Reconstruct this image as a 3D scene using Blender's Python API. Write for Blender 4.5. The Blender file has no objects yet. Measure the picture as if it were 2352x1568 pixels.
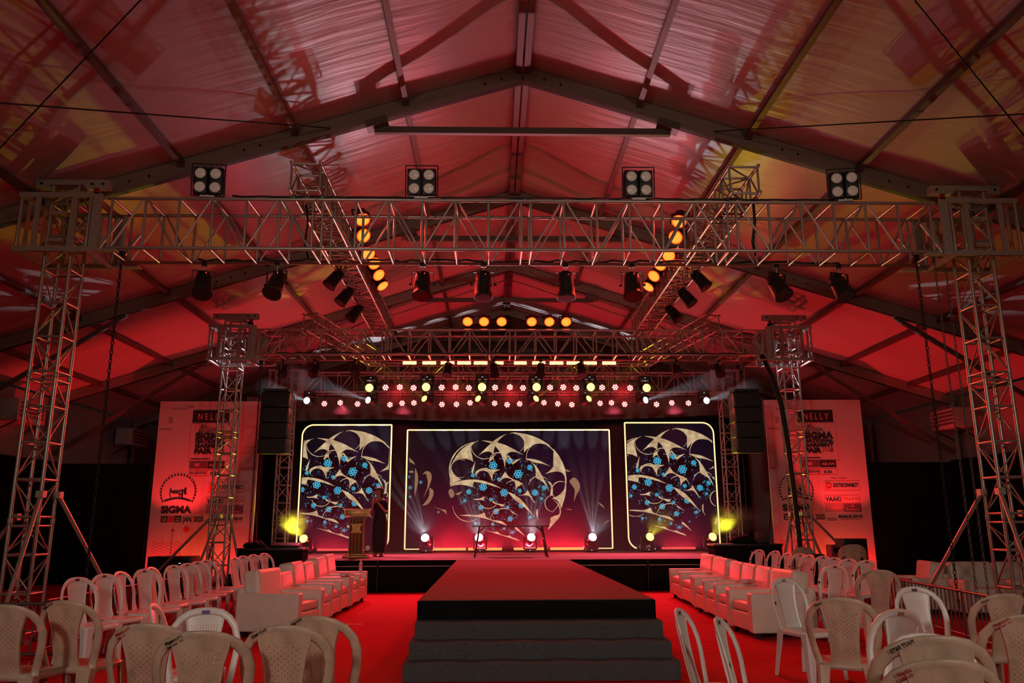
import bpy, bmesh, math, random
from mathutils import Vector, Matrix, Quaternion

# ------------------------------------------------------------------ camera
scene = bpy.context.scene
COL = scene.collection
R = math.radians
rng = random.Random(7)

cam_d = bpy.data.cameras.new('camera')
cam_d.lens = 28.0
cam_d.sensor_width = 36.0
cam_d.clip_end = 200
cam = bpy.data.objects.new('camera', cam_d)
COL.objects.link(cam)
_p, _y, _r = math.atan(419 / 1829.3), R(1.48), 0.004
_f = Vector((math.sin(_y) * math.cos(_p), math.cos(_y) * math.cos(_p), math.sin(_p)))
_rt = Vector((math.cos(_y), -math.sin(_y), 0))
_up = _rt.cross(_f)
_r2 = _rt * math.cos(_r) - _up * math.sin(_r)
_u2 = _rt * math.sin(_r) + _up * math.cos(_r)
mw = Matrix.Identity(4)
for i in range(3):
    mw[i][0], mw[i][1], mw[i][2] = _r2[i], _u2[i], -_f[i]
mw.translation = (-0.5, 0, 1.5)
cam.matrix_world = mw
scene.camera = cam

# ------------------------------------------------------------------ world, exposure
world = bpy.data.worlds.new('night')
scene.world = world
world.use_nodes = True
world.node_tree.nodes['Background'].inputs[0].default_value = (0.55, 0.30, 0.28, 1)
world.node_tree.nodes['Background'].inputs[1].default_value = 0.012
vs = scene.view_settings
vs.view_transform = 'Standard'
vs.look = 'None'
vs.gamma = 1.0
vs.use_curve_mapping = False
vs.exposure = 0.0
scene.cycles.use_denoising = True
scene.cycles.use_adaptive_sampling = True
scene.cycles.adaptive_threshold = 0.06
scene.cycles.adaptive_min_samples = 16
scene.cycles.max_bounces = 4
scene.cycles.diffuse_bounces = 2
scene.cycles.glossy_bounces = 2
scene.cycles.transmission_bounces = 3
scene.cycles.volume_bounces = 0
scene.cycles.sample_clamp_indirect = 4.0
scene.cycles.sample_clamp_direct = 0.0
scene.cycles.caustics_reflective = False
scene.cycles.caustics_refractive = False


def aim(o, loc, target):
    d = (Vector(target) - Vector(loc))
    o.location = loc
    o.rotation_euler = d.to_track_quat('-Z', 'Y').to_euler()


def spot(loc, target, watts, color, deg=60, blend=0.6, radius=0.06):
    l = bpy.data.lights.new('beam', 'SPOT')
    l.energy = watts
    l.color = color
    l.spot_size = R(deg)
    l.spot_blend = blend
    l.shadow_soft_size = radius
    o = bpy.data.objects.new('beam', l)
    COL.objects.link(o)
    aim(o, loc, target)
    return o


def area(loc, target, watts, color, sx, sy):
    l = bpy.data.lights.new('flood', 'AREA')
    l.shape = 'RECTANGLE'
    l.size, l.size_y = sx, sy
    l.energy = watts
    l.color = color
    o = bpy.data.objects.new('flood', l)
    COL.objects.link(o)
    aim(o, loc, target)
    return o


RED = (1.0, 0.03, 0.035)
PINK = (1.0, 0.10, 0.16)
ORANGE = (1.0, 0.22, 0.03)
YEL = (0.95, 0.85, 0.03)
WARM = (1.0, 0.89, 0.77)
COOL = (0.80, 0.90, 1.0)

# house floodlights of the hall, on the stands behind the camera position
for hx, tx_ in ((-5.0, -0.8), (5.5, 1.2)):
    spot((hx, -4.5, 5.2), (tx_, 9.5, 1.6), 640, WARM, 54, 0.7, 0.45)
    area((hx, -4.6, 5.3), (tx_, 10, 4.0), 95, (1.0, 0.80, 0.58), 1.2, 0.8)

# ------------------------------------------------------------------ materials
MAT = {}


def mat(name, color, rough=0.5, metal=0.0, spec=0.5, var=0.12, vscale=6.0, bump=0.0, bscale=None, emit=None, estr=0.0,
        coat=0.0, sampled=True, evar=False):
    m = bpy.data.materials.new(name)
    m.use_nodes = True
    nt = m.node_tree
    b = nt.nodes['Principled BSDF']
    b.inputs['Roughness'].default_value = rough
    b.inputs['Metallic'].default_value = metal
    b.inputs['Specular IOR Level'].default_value = spec
    b.inputs['Coat Weight'].default_value = coat
    tc = nt.nodes.new('ShaderNodeTexCoord')
    nz = nt.nodes.new('ShaderNodeTexNoise')
    nz.inputs['Scale'].default_value = vscale
    nz.inputs['Detail'].default_value = 4
    nt.links.new(tc.outputs['Object'], nz.inputs['Vector'])
    rp = nt.nodes.new('ShaderNodeValToRGB')
    rp.color_ramp.elements[0].position = 0.3
    rp.color_ramp.elements[1].position = 0.72
    rp.color_ramp.elements[0].color = tuple(c * (1 - var) for c in color) + (1,)
    rp.color_ramp.elements[1].color = tuple(min(1, c * (1 + var)) for c in color) + (1,)
    nt.links.new(nz.outputs['Fac'], rp.inputs['Fac'])
    if not evar:
        nt.links.new(rp.outputs['Color'], b.inputs['Base Color'])
    else:
        b.inputs['Base Color'].default_value = (0.02, 0.015, 0.01, 1)
    if bump:
        n2 = nt.nodes.new('ShaderNodeTexNoise')
        n2.inputs['Detail'].default_value = 3
        n2.inputs['Scale'].default_value = 1.0
        mp = nt.nodes.new('ShaderNodeMapping')
        mp.inputs['Scale'].default_value = bscale or (40, 40, 40)
        nt.links.new(tc.outputs['Object'], mp.inputs['Vector'])
        nt.links.new(mp.outputs['Vector'], n2.inputs['Vector'])
        bp = nt.nodes.new('ShaderNodeBump')
        bp.inputs['Strength'].default_value = bump
        bp.inputs['Distance'].default_value = 0.03
        nt.links.new(n2.outputs['Fac'], bp.inputs['Height'])
        nt.links.new(bp.outputs['Normal'], b.inputs['Normal'])
    if emit:
        b.inputs['Emission Color'].default_value = tuple(emit) + (1,)
        b.inputs['Emission Strength'].default_value = estr
        if evar:
            nt.links.new(rp.outputs['Color'], b.inputs['Emission Color'])
        if not sampled:
            m.cycles.emission_sampling = 'NONE'
    MAT[name] = m
    return m


mat('alu', (0.46, 0.42, 0.38), 0.34, 0.65, var=0.15, vscale=9)
mat('alu_plate', (0.44, 0.41, 0.38), 0.45, 0.5, var=0.2, vscale=12)
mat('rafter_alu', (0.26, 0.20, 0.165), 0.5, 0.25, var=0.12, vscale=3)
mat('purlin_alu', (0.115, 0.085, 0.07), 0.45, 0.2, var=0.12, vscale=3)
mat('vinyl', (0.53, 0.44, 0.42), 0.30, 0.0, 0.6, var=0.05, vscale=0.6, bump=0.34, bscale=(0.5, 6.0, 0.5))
mat('wall_fabric', (0.32, 0.29, 0.27), 0.7, var=0.15, vscale=0.8, bump=0.4, bscale=(3, 3, 0.3))
mat('carpet_red', (0.42, 0.006, 0.010), 0.95, spec=0.15, var=0.18, vscale=60, bump=0.3, bscale=(90, 90, 90))
mat('floor_base', (0.35, 0.12, 0.12), 0.8)
mat('carpet_grey', (0.085, 0.085, 0.088), 0.95, spec=0.15, var=0.2, vscale=50, bump=0.35, bscale=(70, 70, 70))
mat('carpet_grey_redlit', (0.135, 0.060, 0.064), 0.95, spec=0.15, var=0.15, vscale=50, bump=0.35, bscale=(70, 70, 70))  # grey runway carpet with the red stage light mixed into its colour
mat('carpet_stage', (0.30, 0.20, 0.21), 0.9, spec=0.2, var=0.15, vscale=40, bump=0.3, bscale=(70, 70, 70))
mat('black_cloth', (0.008, 0.007, 0.008), 0.9, spec=0.1, var=0.3, vscale=2, bump=0.5, bscale=(4, 4, 0.4))
mat('black_metal', (0.014, 0.014, 0.015), 0.42, 0.3, var=0.2)
mat('black_plastic', (0.010, 0.010, 0.011), 0.38, var=0.2)
mat('black_rubber', (0.006, 0.006, 0.006), 0.6, var=0.2)
mat('leather', (0.74, 0.66, 0.58), 0.38, 0.0, 0.5, var=0.06, vscale=8, bump=0.12, bscale=(14, 14, 14))
mat('plastic_white', (0.74, 0.71, 0.68), 0.30, 0.0, 0.5, var=0.05, vscale=5)
mat('plastic_beige', (0.50, 0.365, 0.275), 0.38, 0.0, 0.5, var=0.22, vscale=7)
mat('sticker_dark', (0.10, 0.03, 0.03), 0.5)
mat('sticker_violet', (0.12, 0.06, 0.36), 0.5)
mat('sticker_ochre', (0.36, 0.24, 0.10), 0.5)
mat('ink_black', (0.012, 0.010, 0.012), 0.6)
mat('ink_red', (0.50, 0.02, 0.03), 0.6)
mat('ink_grey', (0.30, 0.22, 0.24), 0.6)
mat('ink_plum', (0.12, 0.08, 0.12), 0.6)
mat('ink_pink', (0.70, 0.30, 0.30), 0.6)
mat('banner_vinyl', (0.48, 0.42, 0.42), 0.55, var=0.04, vscale=1)
mat('gold_wood', (0.42, 0.20, 0.06), 0.32, 0.55, var=0.25, vscale=14)
mat('dark_wood', (0.10, 0.045, 0.02), 0.4, 0.2, var=0.3, vscale=14)
mat('lens_off_glow', (0.60, 0.46, 0.36), 0.25, 0.0, 0.8, emit=(1, 0.75, 0.58), estr=0.08, var=0.15, vscale=40, sampled=False)  # switched-off blinder lens; faint emission stands in for front light on it
mat('lens_dark', (0.02, 0.02, 0.022), 0.12, 0.0, 0.8)
mat('red_plastic', (0.42, 0.02, 0.02), 0.4)
mat('chain_steel', (0.16, 0.14, 0.13), 0.4, 0.7)
mat('bottle_pet', (0.70, 0.60, 0.62), 0.12, 0.0, 0.6)
mat('blue_cap', (0.06, 0.12, 0.5), 0.4)
mat('green_strap', (0.10, 0.34, 0.12), 0.6)
mat('yellow_tag', (0.50, 0.42, 0.03), 0.6)
mat('cloth_dress', (0.012, 0.010, 0.014), 0.75, var=0.3)
mat('skin', (0.40, 0.20, 0.14), 0.5, var=0.06)
mat('hair', (0.020, 0.012, 0.010), 0.5)
mat('shoe', (0.25, 0.06, 0.05), 0.4)
mat('neon', (0.9, 0.8, 0.4), 0.4, emit=(1.0, 0.80, 0.36), estr=1.25, sampled=False)
mat('led_orange', (0.9, 0.3, 0.05), 0.4, emit=(1.0, 0.56, 0.26), estr=2.0, sampled=False)
mat('cob_core', (0.9, 0.4, 0.05), 0.4, emit=(1.0, 0.45, 0.05), estr=1.1, sampled=False)
mat('cob_ring', (0.9, 0.1, 0.02), 0.4, emit=(1.0, 0.10, 0.01), estr=1.3, sampled=False)
mat('floor_led', (0.9, 0.2, 0.1), 0.4, emit=(1.0, 0.26, 0.07), estr=2.2, sampled=False)
mat('floor_led_dim', (0.9, 0.1, 0.1), 0.4, emit=(1.0, 0.10, 0.09), estr=0.9, sampled=False)
mat('led_white', (0.9, 0.8, 0.8), 0.4, emit=(1.0, 0.80, 0.74), estr=1.5, sampled=False)
mat('led_halo', (0.6, 0.1, 0.08), 0.4, emit=(1.0, 0.12, 0.08), estr=0.16, sampled=False)
mat('lamp_white', (1, 1, 1), 0.4, emit=(0.82, 0.93, 1.0), estr=6.0, sampled=False)
mat('lamp_yellow', (1, 1, 0.2), 0.4, emit=(1.0, 0.95, 0.10), estr=5.0, sampled=False)
mat('pilot_white', (1, 1, 1), 0.4, emit=(0.8, 0.9, 1.0), estr=1.2, sampled=False)
mat('pilot_red', (1, 0.1, 0.1), 0.4, emit=(1.0, 0.06, 0.05), estr=1.5, sampled=False)
mat('img_gold', (0.86, 0.53, 0.30), 0.9, spec=0.0, emit=(0.86, 0.56, 0.33), estr=0.70, var=0.45, vscale=5, sampled=False, evar=True)
mat('img_gold_dim', (0.004, 0.004, 0.005), 0.9, spec=0.02, emit=(0.62, 0.34, 0.18), estr=0.42, sampled=False)
mat('img_blue', (0.004, 0.004, 0.005), 0.9, spec=0.02, emit=(0.05, 0.46, 0.70), estr=0.85, sampled=False)
mat('img_blue_dim', (0.004, 0.004, 0.005), 0.9, spec=0.02, emit=(0.06, 0.30, 0.44), estr=0.55, sampled=False)
mat('img_ball', (0.004, 0.004, 0.005), 0.9, spec=0.02, emit=(0.05, 0.006, 0.016), estr=0.05, sampled=False)


def screen_mat():
    m = bpy.data.materials.new('screen_dark')
    m.use_nodes = True
    nt = m.node_tree
    b = nt.nodes['Principled BSDF']
    b.inputs['Base Color'].default_value = (0.004, 0.003, 0.004, 1)
    b.inputs['Roughness'].default_value = 0.9
    b.inputs['Specular IOR Level'].default_value = 0.03
    tc = nt.nodes.new('ShaderNodeTexCoord')
    nz = nt.nodes.new('ShaderNodeTexNoise')
    nz.inputs['Scale'].default_value = 0.55
    nz.inputs['Detail'].default_value = 3
    nt.links.new(tc.outputs['Object'], nz.inputs['Vector'])
    rp = nt.nodes.new('ShaderNodeValToRGB')
    e = rp.color_ramp.elements
    e[0].position, e[0].color = 0.35, (0.010, 0.006, 0.008, 1)
    e[1].position, e[1].color = 0.68, (0.045, 0.012, 0.060, 1)
    k = rp.color_ramp.elements.new(0.5)
    k.color = (0.014, 0.016, 0.022, 1)
    nt.links.new(nz.outputs['Fac'], rp.inputs['Fac'])
    nt.links.new(rp.outputs['Color'], b.inputs['Emission Color'])
    b.inputs['Emission Strength'].default_value = 0.22
    m.cycles.emission_sampling = 'NONE'
    MAT['screen_dark'] = m


screen_mat()


# ------------------------------------------------------------------ helpers
def props(o, label=None, cat=None, group=None, kind=None):
    if label:
        o['label'] = label
    if cat:
        o['category'] = cat
    if group:
        o['group'] = group
    if kind:
        o['kind'] = kind
    return o


def thing(name, label, cat, loc=(0, 0, 0), rz=0.0, group=None, kind=None):
    o = bpy.data.objects.new(name, None)
    o.empty_display_size = 0.1
    COL.objects.link(o)
    o.location = loc
    o.rotation_euler = (0, 0, rz)
    return props(o, label, cat, group, kind)


def ob(name, mesh, parent=None, loc=(0, 0, 0), rot=None, scale=None):
    o = bpy.data.objects.new(name, mesh)
    COL.objects.link(o)
    o.parent = parent
    o.location = loc
    if rot is not None:
        if len(rot) == 4:
            o.rotation_mode = 'QUATERNION'
            o.rotation_quaternion = rot
        else:
            o.rotation_euler = rot
    if scale is not None:
        o.scale = scale
    return o


def mesh(name, verts, faces, m, smooth=False):
    me = bpy.data.meshes.new(name)
    me.from_pydata([tuple(v) for v in verts], [], faces)
    me.materials.append(MAT[m])
    if smooth:
        for p in me.polygons:
            p.use_smooth = True
    me.update()
    return me


def bm_mesh(name, bm, m, smooth=False):
    me = bpy.data.meshes.new(name)
    bm.normal_update()
    bm.to_mesh(me)
    bm.free()
    me.materials.append(MAT[m])
    if smooth:
        for p in me.polygons:
            p.use_smooth = True
    return me


CACHE = {}


def cyl_mesh(m, n=10):
    k = ('cyl', m, n)
    if k not in CACHE:
        v, f = [], []
        for z in (0, 1):
            for i in range(n):
                a = 2 * math.pi * i / n
                v.append((math.cos(a), math.sin(a), z))
        for i in range(n):
            j = (i + 1) % n
            f.append((i, j, n + j, n + i))
        f.append(tuple(range(n - 1, -1, -1)))
        f.append(tuple(range(n, 2 * n)))
        me = mesh('tube', v, f, m)
        for p in me.polygons:
            p.use_smooth = len(p.vertices) == 4
        CACHE[k] = me
    return CACHE[k]


def bar(name, p0, p1, r, m, parent=None, n=8):
    p0, p1 = Vector(p0), Vector(p1)
    d = p1 - p0
    L = d.length
    q = Vector((0, 0, 1)).rotation_difference(d.normalized())
    return ob(name, cyl_mesh(m, n), parent, p0, tuple(q), (r, r, L))


def box_mesh(m, bevel=0.0):
    """unit box (bevel drawn for the given real size in box())"""
    k = ('box', m)
    if k not in CACHE:
        bm = bmesh.new()
        bmesh.ops.create_cube(bm, size=1)
        CACHE[k] = bm_mesh('block', bm, m)
    return CACHE[k]


def rbox_mesh(sx, sy, sz, bev, m, seg=2):
    k = ('rbox', round(sx, 3), round(sy, 3), round(sz, 3), round(bev, 3), m, seg)
    if k not in CACHE:
        bm = bmesh.new()
        bmesh.ops.create_cube(bm, size=1)
        bmesh.ops.scale(bm, vec=(sx, sy, sz), verts=bm.verts)
        bmesh.ops.bevel(bm, geom=list(bm.edges), offset=bev, segments=seg, profile=0.6, affect='EDGES')
        CACHE[k] = bm_mesh('rounded_block', bm, m, True)
    return CACHE[k]


def box(name, c, s, m, parent=None, rot=None, bev=0.0, seg=2):
    if bev:
        return ob(name, rbox_mesh(*s, bev, m, seg), parent, c, rot)
    return ob(name, box_mesh(m), parent, c, rot, s)


def beam(name, p0, p1, w, h, m, parent=None):
    """box section between two points; w across, h along the up direction"""
    p0, p1 = Vector(p0), Vector(p1)
    d = p1 - p0
    q = d.to_track_quat('X', 'Z')
    return ob(name, box_mesh(m), parent, (p0 + p1) / 2, tuple(q), (d.length, w, h))


def lathe_mesh(key, prof, m, n=20, cap=True):
    k = ('lathe', key, m, n)
    if k not in CACHE:
        v, f = [], []
        for r, z in prof:
            for i in range(n):
                a = 2 * math.pi * i / n
                v.append((r * math.cos(a), r * math.sin(a), z))
        for j in range(len(prof) - 1):
            for i in range(n):
                i2 = (i + 1) % n
                f.append((j * n + i, j * n + i2, (j + 1) * n + i2, (j + 1) * n + i))
        if cap:
            f.append(tuple(range(n - 1, -1, -1)))
            f.append(tuple((len(prof) - 1) * n + i for i in range(n)))
        me = mesh(key, v, f, m)
        for p in me.polygons:
            p.use_smooth = len(p.vertices) == 4
        CACHE[k] = me
    return CACHE[k]


def tube_mesh(name, pts, r, m, n=6):
    pts = [Vector(p) for p in pts]
    v, f = [], []
    prev = None
    for i, p in enumerate(pts):
        t = (pts[min(i + 1, len(pts) - 1)] - pts[max(i - 1, 0)]).normalized()
        a = prev if prev is not None else (Vector((0, 0, 1)) if abs(t.z) < 0.9 else Vector((1, 0, 0)))
        a = (a - t * a.dot(t)).normalized()
        prev = a
        b = t.cross(a)
        for k in range(n):
            th = 2 * math.pi * k / n
            v.append(p + (a * math.cos(th) + b * math.sin(th)) * r)
    for i in range(len(pts) - 1):
        for k in range(n):
            k2 = (k + 1) % n
            f.append((i * n + k, i * n + k2, (i + 1) * n + k2, (i + 1) * n + k))
    f.append(tuple(range(n - 1, -1, -1)))
    f.append(tuple((len(pts) - 1) * n + k for k in range(n)))
    return mesh(name, v, f, m, True)


def quad_mesh(key, m, pts):
    return mesh(key, pts, [tuple(range(len(pts)))], m)


def text(name, s, size, m, parent, loc, rot=(R(90), 0, 0), width=None, bold=0.0):
    """lettering as a thin mesh of its own"""
    c = bpy.data.curves.new(name, 'FONT')
    c.body = s
    c.size = size
    c.extrude = 0.002
    c.offset = bold
    c.resolution_u = 3
    tmp = bpy.data.objects.new(name, c)
    me = bpy.data.meshes.new_from_object(tmp)
    bpy.data.objects.remove(tmp)
    bpy.data.curves.remove(c)
    me.materials.clear()
    me.materials.append(MAT[m])
    if width and len(me.vertices):
        xs = [v.co.x for v in me.vertices]
        k_ = width / max(max(xs) - min(xs), 1e-3)
        for v in me.vertices:
            v.co.x = (v.co.x - min(xs)) * k_
    return ob(name, me, parent, loc, rot)


ORD = ['first', 'second', 'third', 'fourth', 'fifth', 'sixth', 'seventh', 'eighth', 'ninth', 'tenth', 'eleventh', 'twelfth',
       'thirteenth', 'fourteenth', 'fifteenth', 'sixteenth', 'seventeenth', 'eighteenth', 'nineteenth', 'twentieth', 'twenty-first']

# ------------------------------------------------------------------ tent shell
RIDGE, SLOPE, HALF = 8.87, 0.315, 12.5
BAYS = [-3.15 + 5.0 * k for k in range(8)]          # arches at -3.15 ... 31.85


def roof_z(x):
    return RIDGE - SLOPE * abs(x)


floor = ob('floor', box_mesh('floor_base'), None, (0, 14, -0.06), None, (25.6, 38, 0.1))
props(floor, kind='structure')
_fm = rbox_mesh
yy = -4.0
k = 0
seams = [-4.0, -1.2, 1.6, 4.4, 7.2, 9.95, 12.95, 15.9, 18.9, 21.8, 24.7, 27.6, 30.5, 32.6]
for a, b in zip(seams[:-1], seams[1:]):
    s = ob('carpet_strip', box_mesh('carpet_red'), None, (0, (a + b) / 2, -0.005), None, (25.0, b - a - 0.012, 0.01))
    s.parent = floor
    s.matrix_parent_inverse = Matrix.Diagonal((1 / 25.6, 1 / 38, 1 / 0.1, 1)) @ Matrix.Translation((0, -14, 0.06))

ceiling = thing('ceiling', 'white vinyl tent roof on pale aluminium arches', None, kind='structure')
for y0, y1 in zip(BAYS[:-1], BAYS[1:]):
    for s in (-1, 1):
        v, f = [], []
        nx, ny = 24, 10
        for j in range(ny + 1):
            for i in range(nx + 1):
                x = HALF * i / nx
                t = j / ny
                # cloth hangs a little between purlins and billows between arches
                sag = 0.035 * math.sin(math.pi * t) + 0.02 * math.sin(x * 3.3) * math.sin(math.pi * t)
                v.append((s * x, y0 + (y1 - y0) * t, roof_z(x) + sag))
        for j in range(ny):
            for i in range(nx):
                a = j * (nx + 1) + i
                q = (a, a + 1, a + nx + 2, a + nx + 1)
                f.append(q if s < 0 else q[::-1])
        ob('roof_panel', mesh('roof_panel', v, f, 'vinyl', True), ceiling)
PX = [1.91, 3.66, 5.42, 7.52, 9.35, 11.2]
for y0, y1 in zip(BAYS[:-1], BAYS[1:]):
    for dx in (-0.065, 0.065):
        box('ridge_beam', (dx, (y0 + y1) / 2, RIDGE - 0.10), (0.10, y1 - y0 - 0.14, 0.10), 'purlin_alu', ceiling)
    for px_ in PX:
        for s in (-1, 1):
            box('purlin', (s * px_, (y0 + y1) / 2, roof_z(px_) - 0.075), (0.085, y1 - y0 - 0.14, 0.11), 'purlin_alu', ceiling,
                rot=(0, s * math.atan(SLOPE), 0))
ANG = math.atan(SLOPE)
for y in BAYS:
    for s in (-1, 1):
        p0 = (0.0, y, RIDGE - 0.145)
        p1 = (s * HALF, y, roof_z(HALF) - 0.145)
        r = beam('rafter', p0, p1, 0.13, 0.25, 'rafter_alu', ceiling)
        beam('rafter_keder', (0, y, RIDGE - 0.275), (s * HALF, y, roof_z(HALF) - 0.275), 0.10, 0.012, 'black_rubber', ceiling)
        bar('column', (s * (HALF - 0.1), y, 0), (s * (HALF - 0.1), y, roof_z(HALF) - 0.1), 0.11, 'rafter_alu', ceiling, 4)
        if y > 12:
            beam('knee_brace', (s * 8.4, y, roof_z(8.4) - 0.30), (s * 12.3, y, 3.4), 0.07, 0.09, 'purlin_alu', ceiling)
        for bx in (0.35, 0.62, 4.2, 4.45, 5.9, 6.2, 6.5):
            bar('bolt', (s * bx, y - 0.075, roof_z(bx) - 0.15), (s * bx, y - 0.06, roof_z(bx) - 0.15), 0.022, 'black_metal', ceiling, 6)
        for px_ in PX[:5]:
            box('purlin_bracket', (s * px_, y - 0.08, roof_z(px_) - 0.10), (0.11, 0.06, 0.10), 'purlin_alu', ceiling)
        box('collar_plate', (s * 2.36, y - 0.05, roof_z(2.36) - 0.33), (0.36, 0.22, 0.13), 'purlin_alu', ceiling, rot=(0, s * ANG, 0))
    beam('collar_beam', (-2.4, y, roof_z(2.4) - 0.40), (2.4, y, roof_z(2.4) - 0.40), 0.08, 0.11, 'purlin_alu', ceiling)
for y0 in (6.85, 1.85, 21.85):
    for s in (-1, 1):
        for a, b in ((3.1, 9.4), (9.4, 3.1)):
            bar('bracing_cable', (s * a, y0 + 5 - 0.1, roof_z(a) - 0.2), (s * b, y0 + 0.1, roof_z(b) - 0.2), 0.011, 'black_metal', ceiling, 5)

for s, nm in ((-1, 'wall_left'), (1, 'wall_right')):
    w = ob(nm, box_mesh('wall_fabric'), None, (s * (HALF + 0.08), 14.35, 2.45), None, (0.06, 35, 4.9))
    props(w, kind='structure')
v = [(-HALF, 31.98, 0), (HALF, 31.98, 0), (HALF, 31.98, roof_z(HALF)), (0, 31.98, RIDGE), (-HALF, 31.98, roof_z(HALF))]
v += [(a, b + 0.06, c) for a, b, c in v]
w = ob('wall_back', mesh('wall_back', v, [(0, 1, 2, 3, 4), (9, 8, 7, 6, 5)] + [(i, i + 5, (i + 1) % 5 + 5, (i + 1) % 5) for i in range(5)], 'wall_fabric'))
props(w, kind='structure')

# ------------------------------------------------------------------ masking flats, backdrop
for s, side in ((-1, 'beside the podium-side banner'), (1, 'behind the spare sofas and barricade')):
    t = thing('masking_flat', 'tall black cloth masking flat %s' % side, 'black flat', (s * 11.1, 22.0, 0), group='black masking flats')
    for k in range(2):
        box('cloth_panel', ((k - 0.5) * 1.36, 0, 1.57), (1.34, 0.05, 3.12), 'black_cloth', t)
    for k in range(3):
        bar('upright', ((k - 1) * 1.36, 0.05, 0), ((k - 1) * 1.36, 0.05, 3.1), 0.025, 'black_metal', t)
# side masking along the walls (dark lower cladding)
for s, nm in ((-1, 'left'), (1, 'right')):
    t = thing('masking_drape', 'long black drape along the %s tent wall' % ('podium-side' if s < 0 else 'barricade-side'), 'drape', (s * 12.25, 16, 0), group='black wall drapes')
    v, f = [], []
    n = 60
    for i in range(n + 1):
        y = -7 + 13.0 * i / n
        x = 0.05 * math.sin(i * 1.7)
        v += [(x, y, 0), (x, y, 3.15)]
    for i in range(n):
        f.append((2 * i, 2 * i + 2, 2 * i + 3, 2 * i + 1))
    ob('cloth', mesh('cloth', v, f, 'black_cloth', True), t)
    bar('rail', (0, -7, 3.16), (0, 6, 3.16), 0.02, 'black_metal', t)

t = thing('stage_backdrop', 'wide black stage backdrop with a sagging top edge behind the screens', 'backdrop', (0, 25.1, 0))
tops = [(-7.6, 4.62), (-6.6, 4.68), (-5.4, 4.72), (-4.2, 4.74), (-2.3, 4.68), (0.1, 4.63), (2.5, 4.70), (4.6, 4.76), (6.2, 4.84), (7.6, 4.92)]
v, f = [], []
n = 90
for i in range(n + 1):
    x = -7.6 + 15.2 * i / n
    for (a, za), (b, zb) in zip(tops[:-1], tops[1:]):
        if a <= x <= b + 1e-6:
            zt = za + (zb - za) * (x - a) / (b - a)
    yb = 0.05 * math.sin(i * 1.9)
    v += [(x, yb, 0), (x, yb, zt)]
for i in range(n):
    f.append((2 * i, 2 * i + 2, 2 * i + 3, 2 * i + 1))
ob('cloth', mesh('cloth', v, f, 'black_cloth', True), t)
for x, z in ((-7.5, 4.62), (-2.3, 4.68), (2.5, 4.70), (7.5, 4.92)):
    bar('pole', (x, 0.12, 0), (x, 0.12, z), 0.03, 'black_metal', t)
t = thing('fabric_backdrop', 'pale grey fabric wall high behind the stage lights', 'drape', (0, 26.0, 0))
v, f = [], []
n = 70
for i in range(n + 1):
    x = -8.5 + 17.0 * i / n
    yb = 0.06 * math.sin(i * 1.3)
    v += [(x, yb, 0), (x, yb, 5.6)]
for i in range(n):
    f.append((2 * i, 2 * i + 2, 2 * i + 3, 2 * i + 1))
ob('cloth', mesh('cloth', v, f, 'wall_fabric', True), t)
bar('rail', (-8.5, 0, 5.62), (8.5, 0, 5.62), 0.03, 'black_metal', t)

# ------------------------------------------------------------------ stage and runway
SZ = 0.70
t = thing('stage_platform', 'wide stage deck with pinkish carpet and black skirt', 'stage', (0, 19.0, 0))
box('deck', (0, 3.0, SZ - 0.03), (12.6, 6.0, 0.06), 'carpet_stage', t)
for s in (-1, 1):
    x0, x1 = s * 1.32, s * 6.3
    v, f = [], []
    n = 50
    for i in range(n + 1):
        x = x0 + (x1 - x0) * i / n
        yb = -0.02 + 0.015 * math.sin(i * 1.5)
        v += [(x, yb, 0), (x, yb, SZ - 0.06)]
    for i in range(n):
        f.append((2 * i, 2 * i + 2, 2 * i + 3, 2 * i + 1))
    ob('front_skirt', mesh('front_skirt', v, f, 'black_cloth', True), t)
    box('side_skirt', (s * 6.28, 3.0, SZ / 2 - 0.04), (0.03, 5.9, SZ - 0.08), 'black_cloth', t)
    bar('edge_pipe', (x0, -0.06, SZ - 0.13), (x1, -0.06, SZ - 0.13), 0.012, 'alu', t)
    for px_ in (3.1, 5.0, 6.2):
        bar('post', (s * px_, -0.065, 0), (s * px_, -0.065, SZ - 0.02), 0.028, 'black_metal', t)
    box('edge_trim', ((x0 + x1) / 2, -0.012, SZ - 0.03), (abs(x1 - x0), 0.02, 0.06), 'black_cloth', t)

t = thing('runway', 'long grey-carpeted runway with a flight of carpeted steps', 'runway', (0, 0, 0))
box('deck_carpet', (-0.01, (9.05 + 18.985) / 2, SZ - 0.015), (2.56, 18.985 - 9.05, 0.03), 'carpet_grey_redlit', t)
for s in (-1, 1):
    v, f = [], []
    n = 60
    for i in range(n + 1):
        y = 9.0 + 9.95 * i / n
        x = s * (1.275 + 0.012 * math.sin(i * 1.4))
        v += [(x, y, 0), (x, y, SZ - 0.02)]
    for i in range(n):
        f.append((2 * i, 2 * i + 2, 2 * i + 3, 2 * i + 1))
    ob('side_skirt', mesh('side_skirt', v, f, 'black_cloth', True), t)
ob('front_skirt', box_mesh('black_cloth'), t, (-0.01, 9.05, SZ - 0.11), None, (2.58, 0.05, 0.20))
steps = [(0.50, 8.78, 1.30), (0.336, 8.55, 1.335), (0.173, 8.34, 1.37)]
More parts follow.
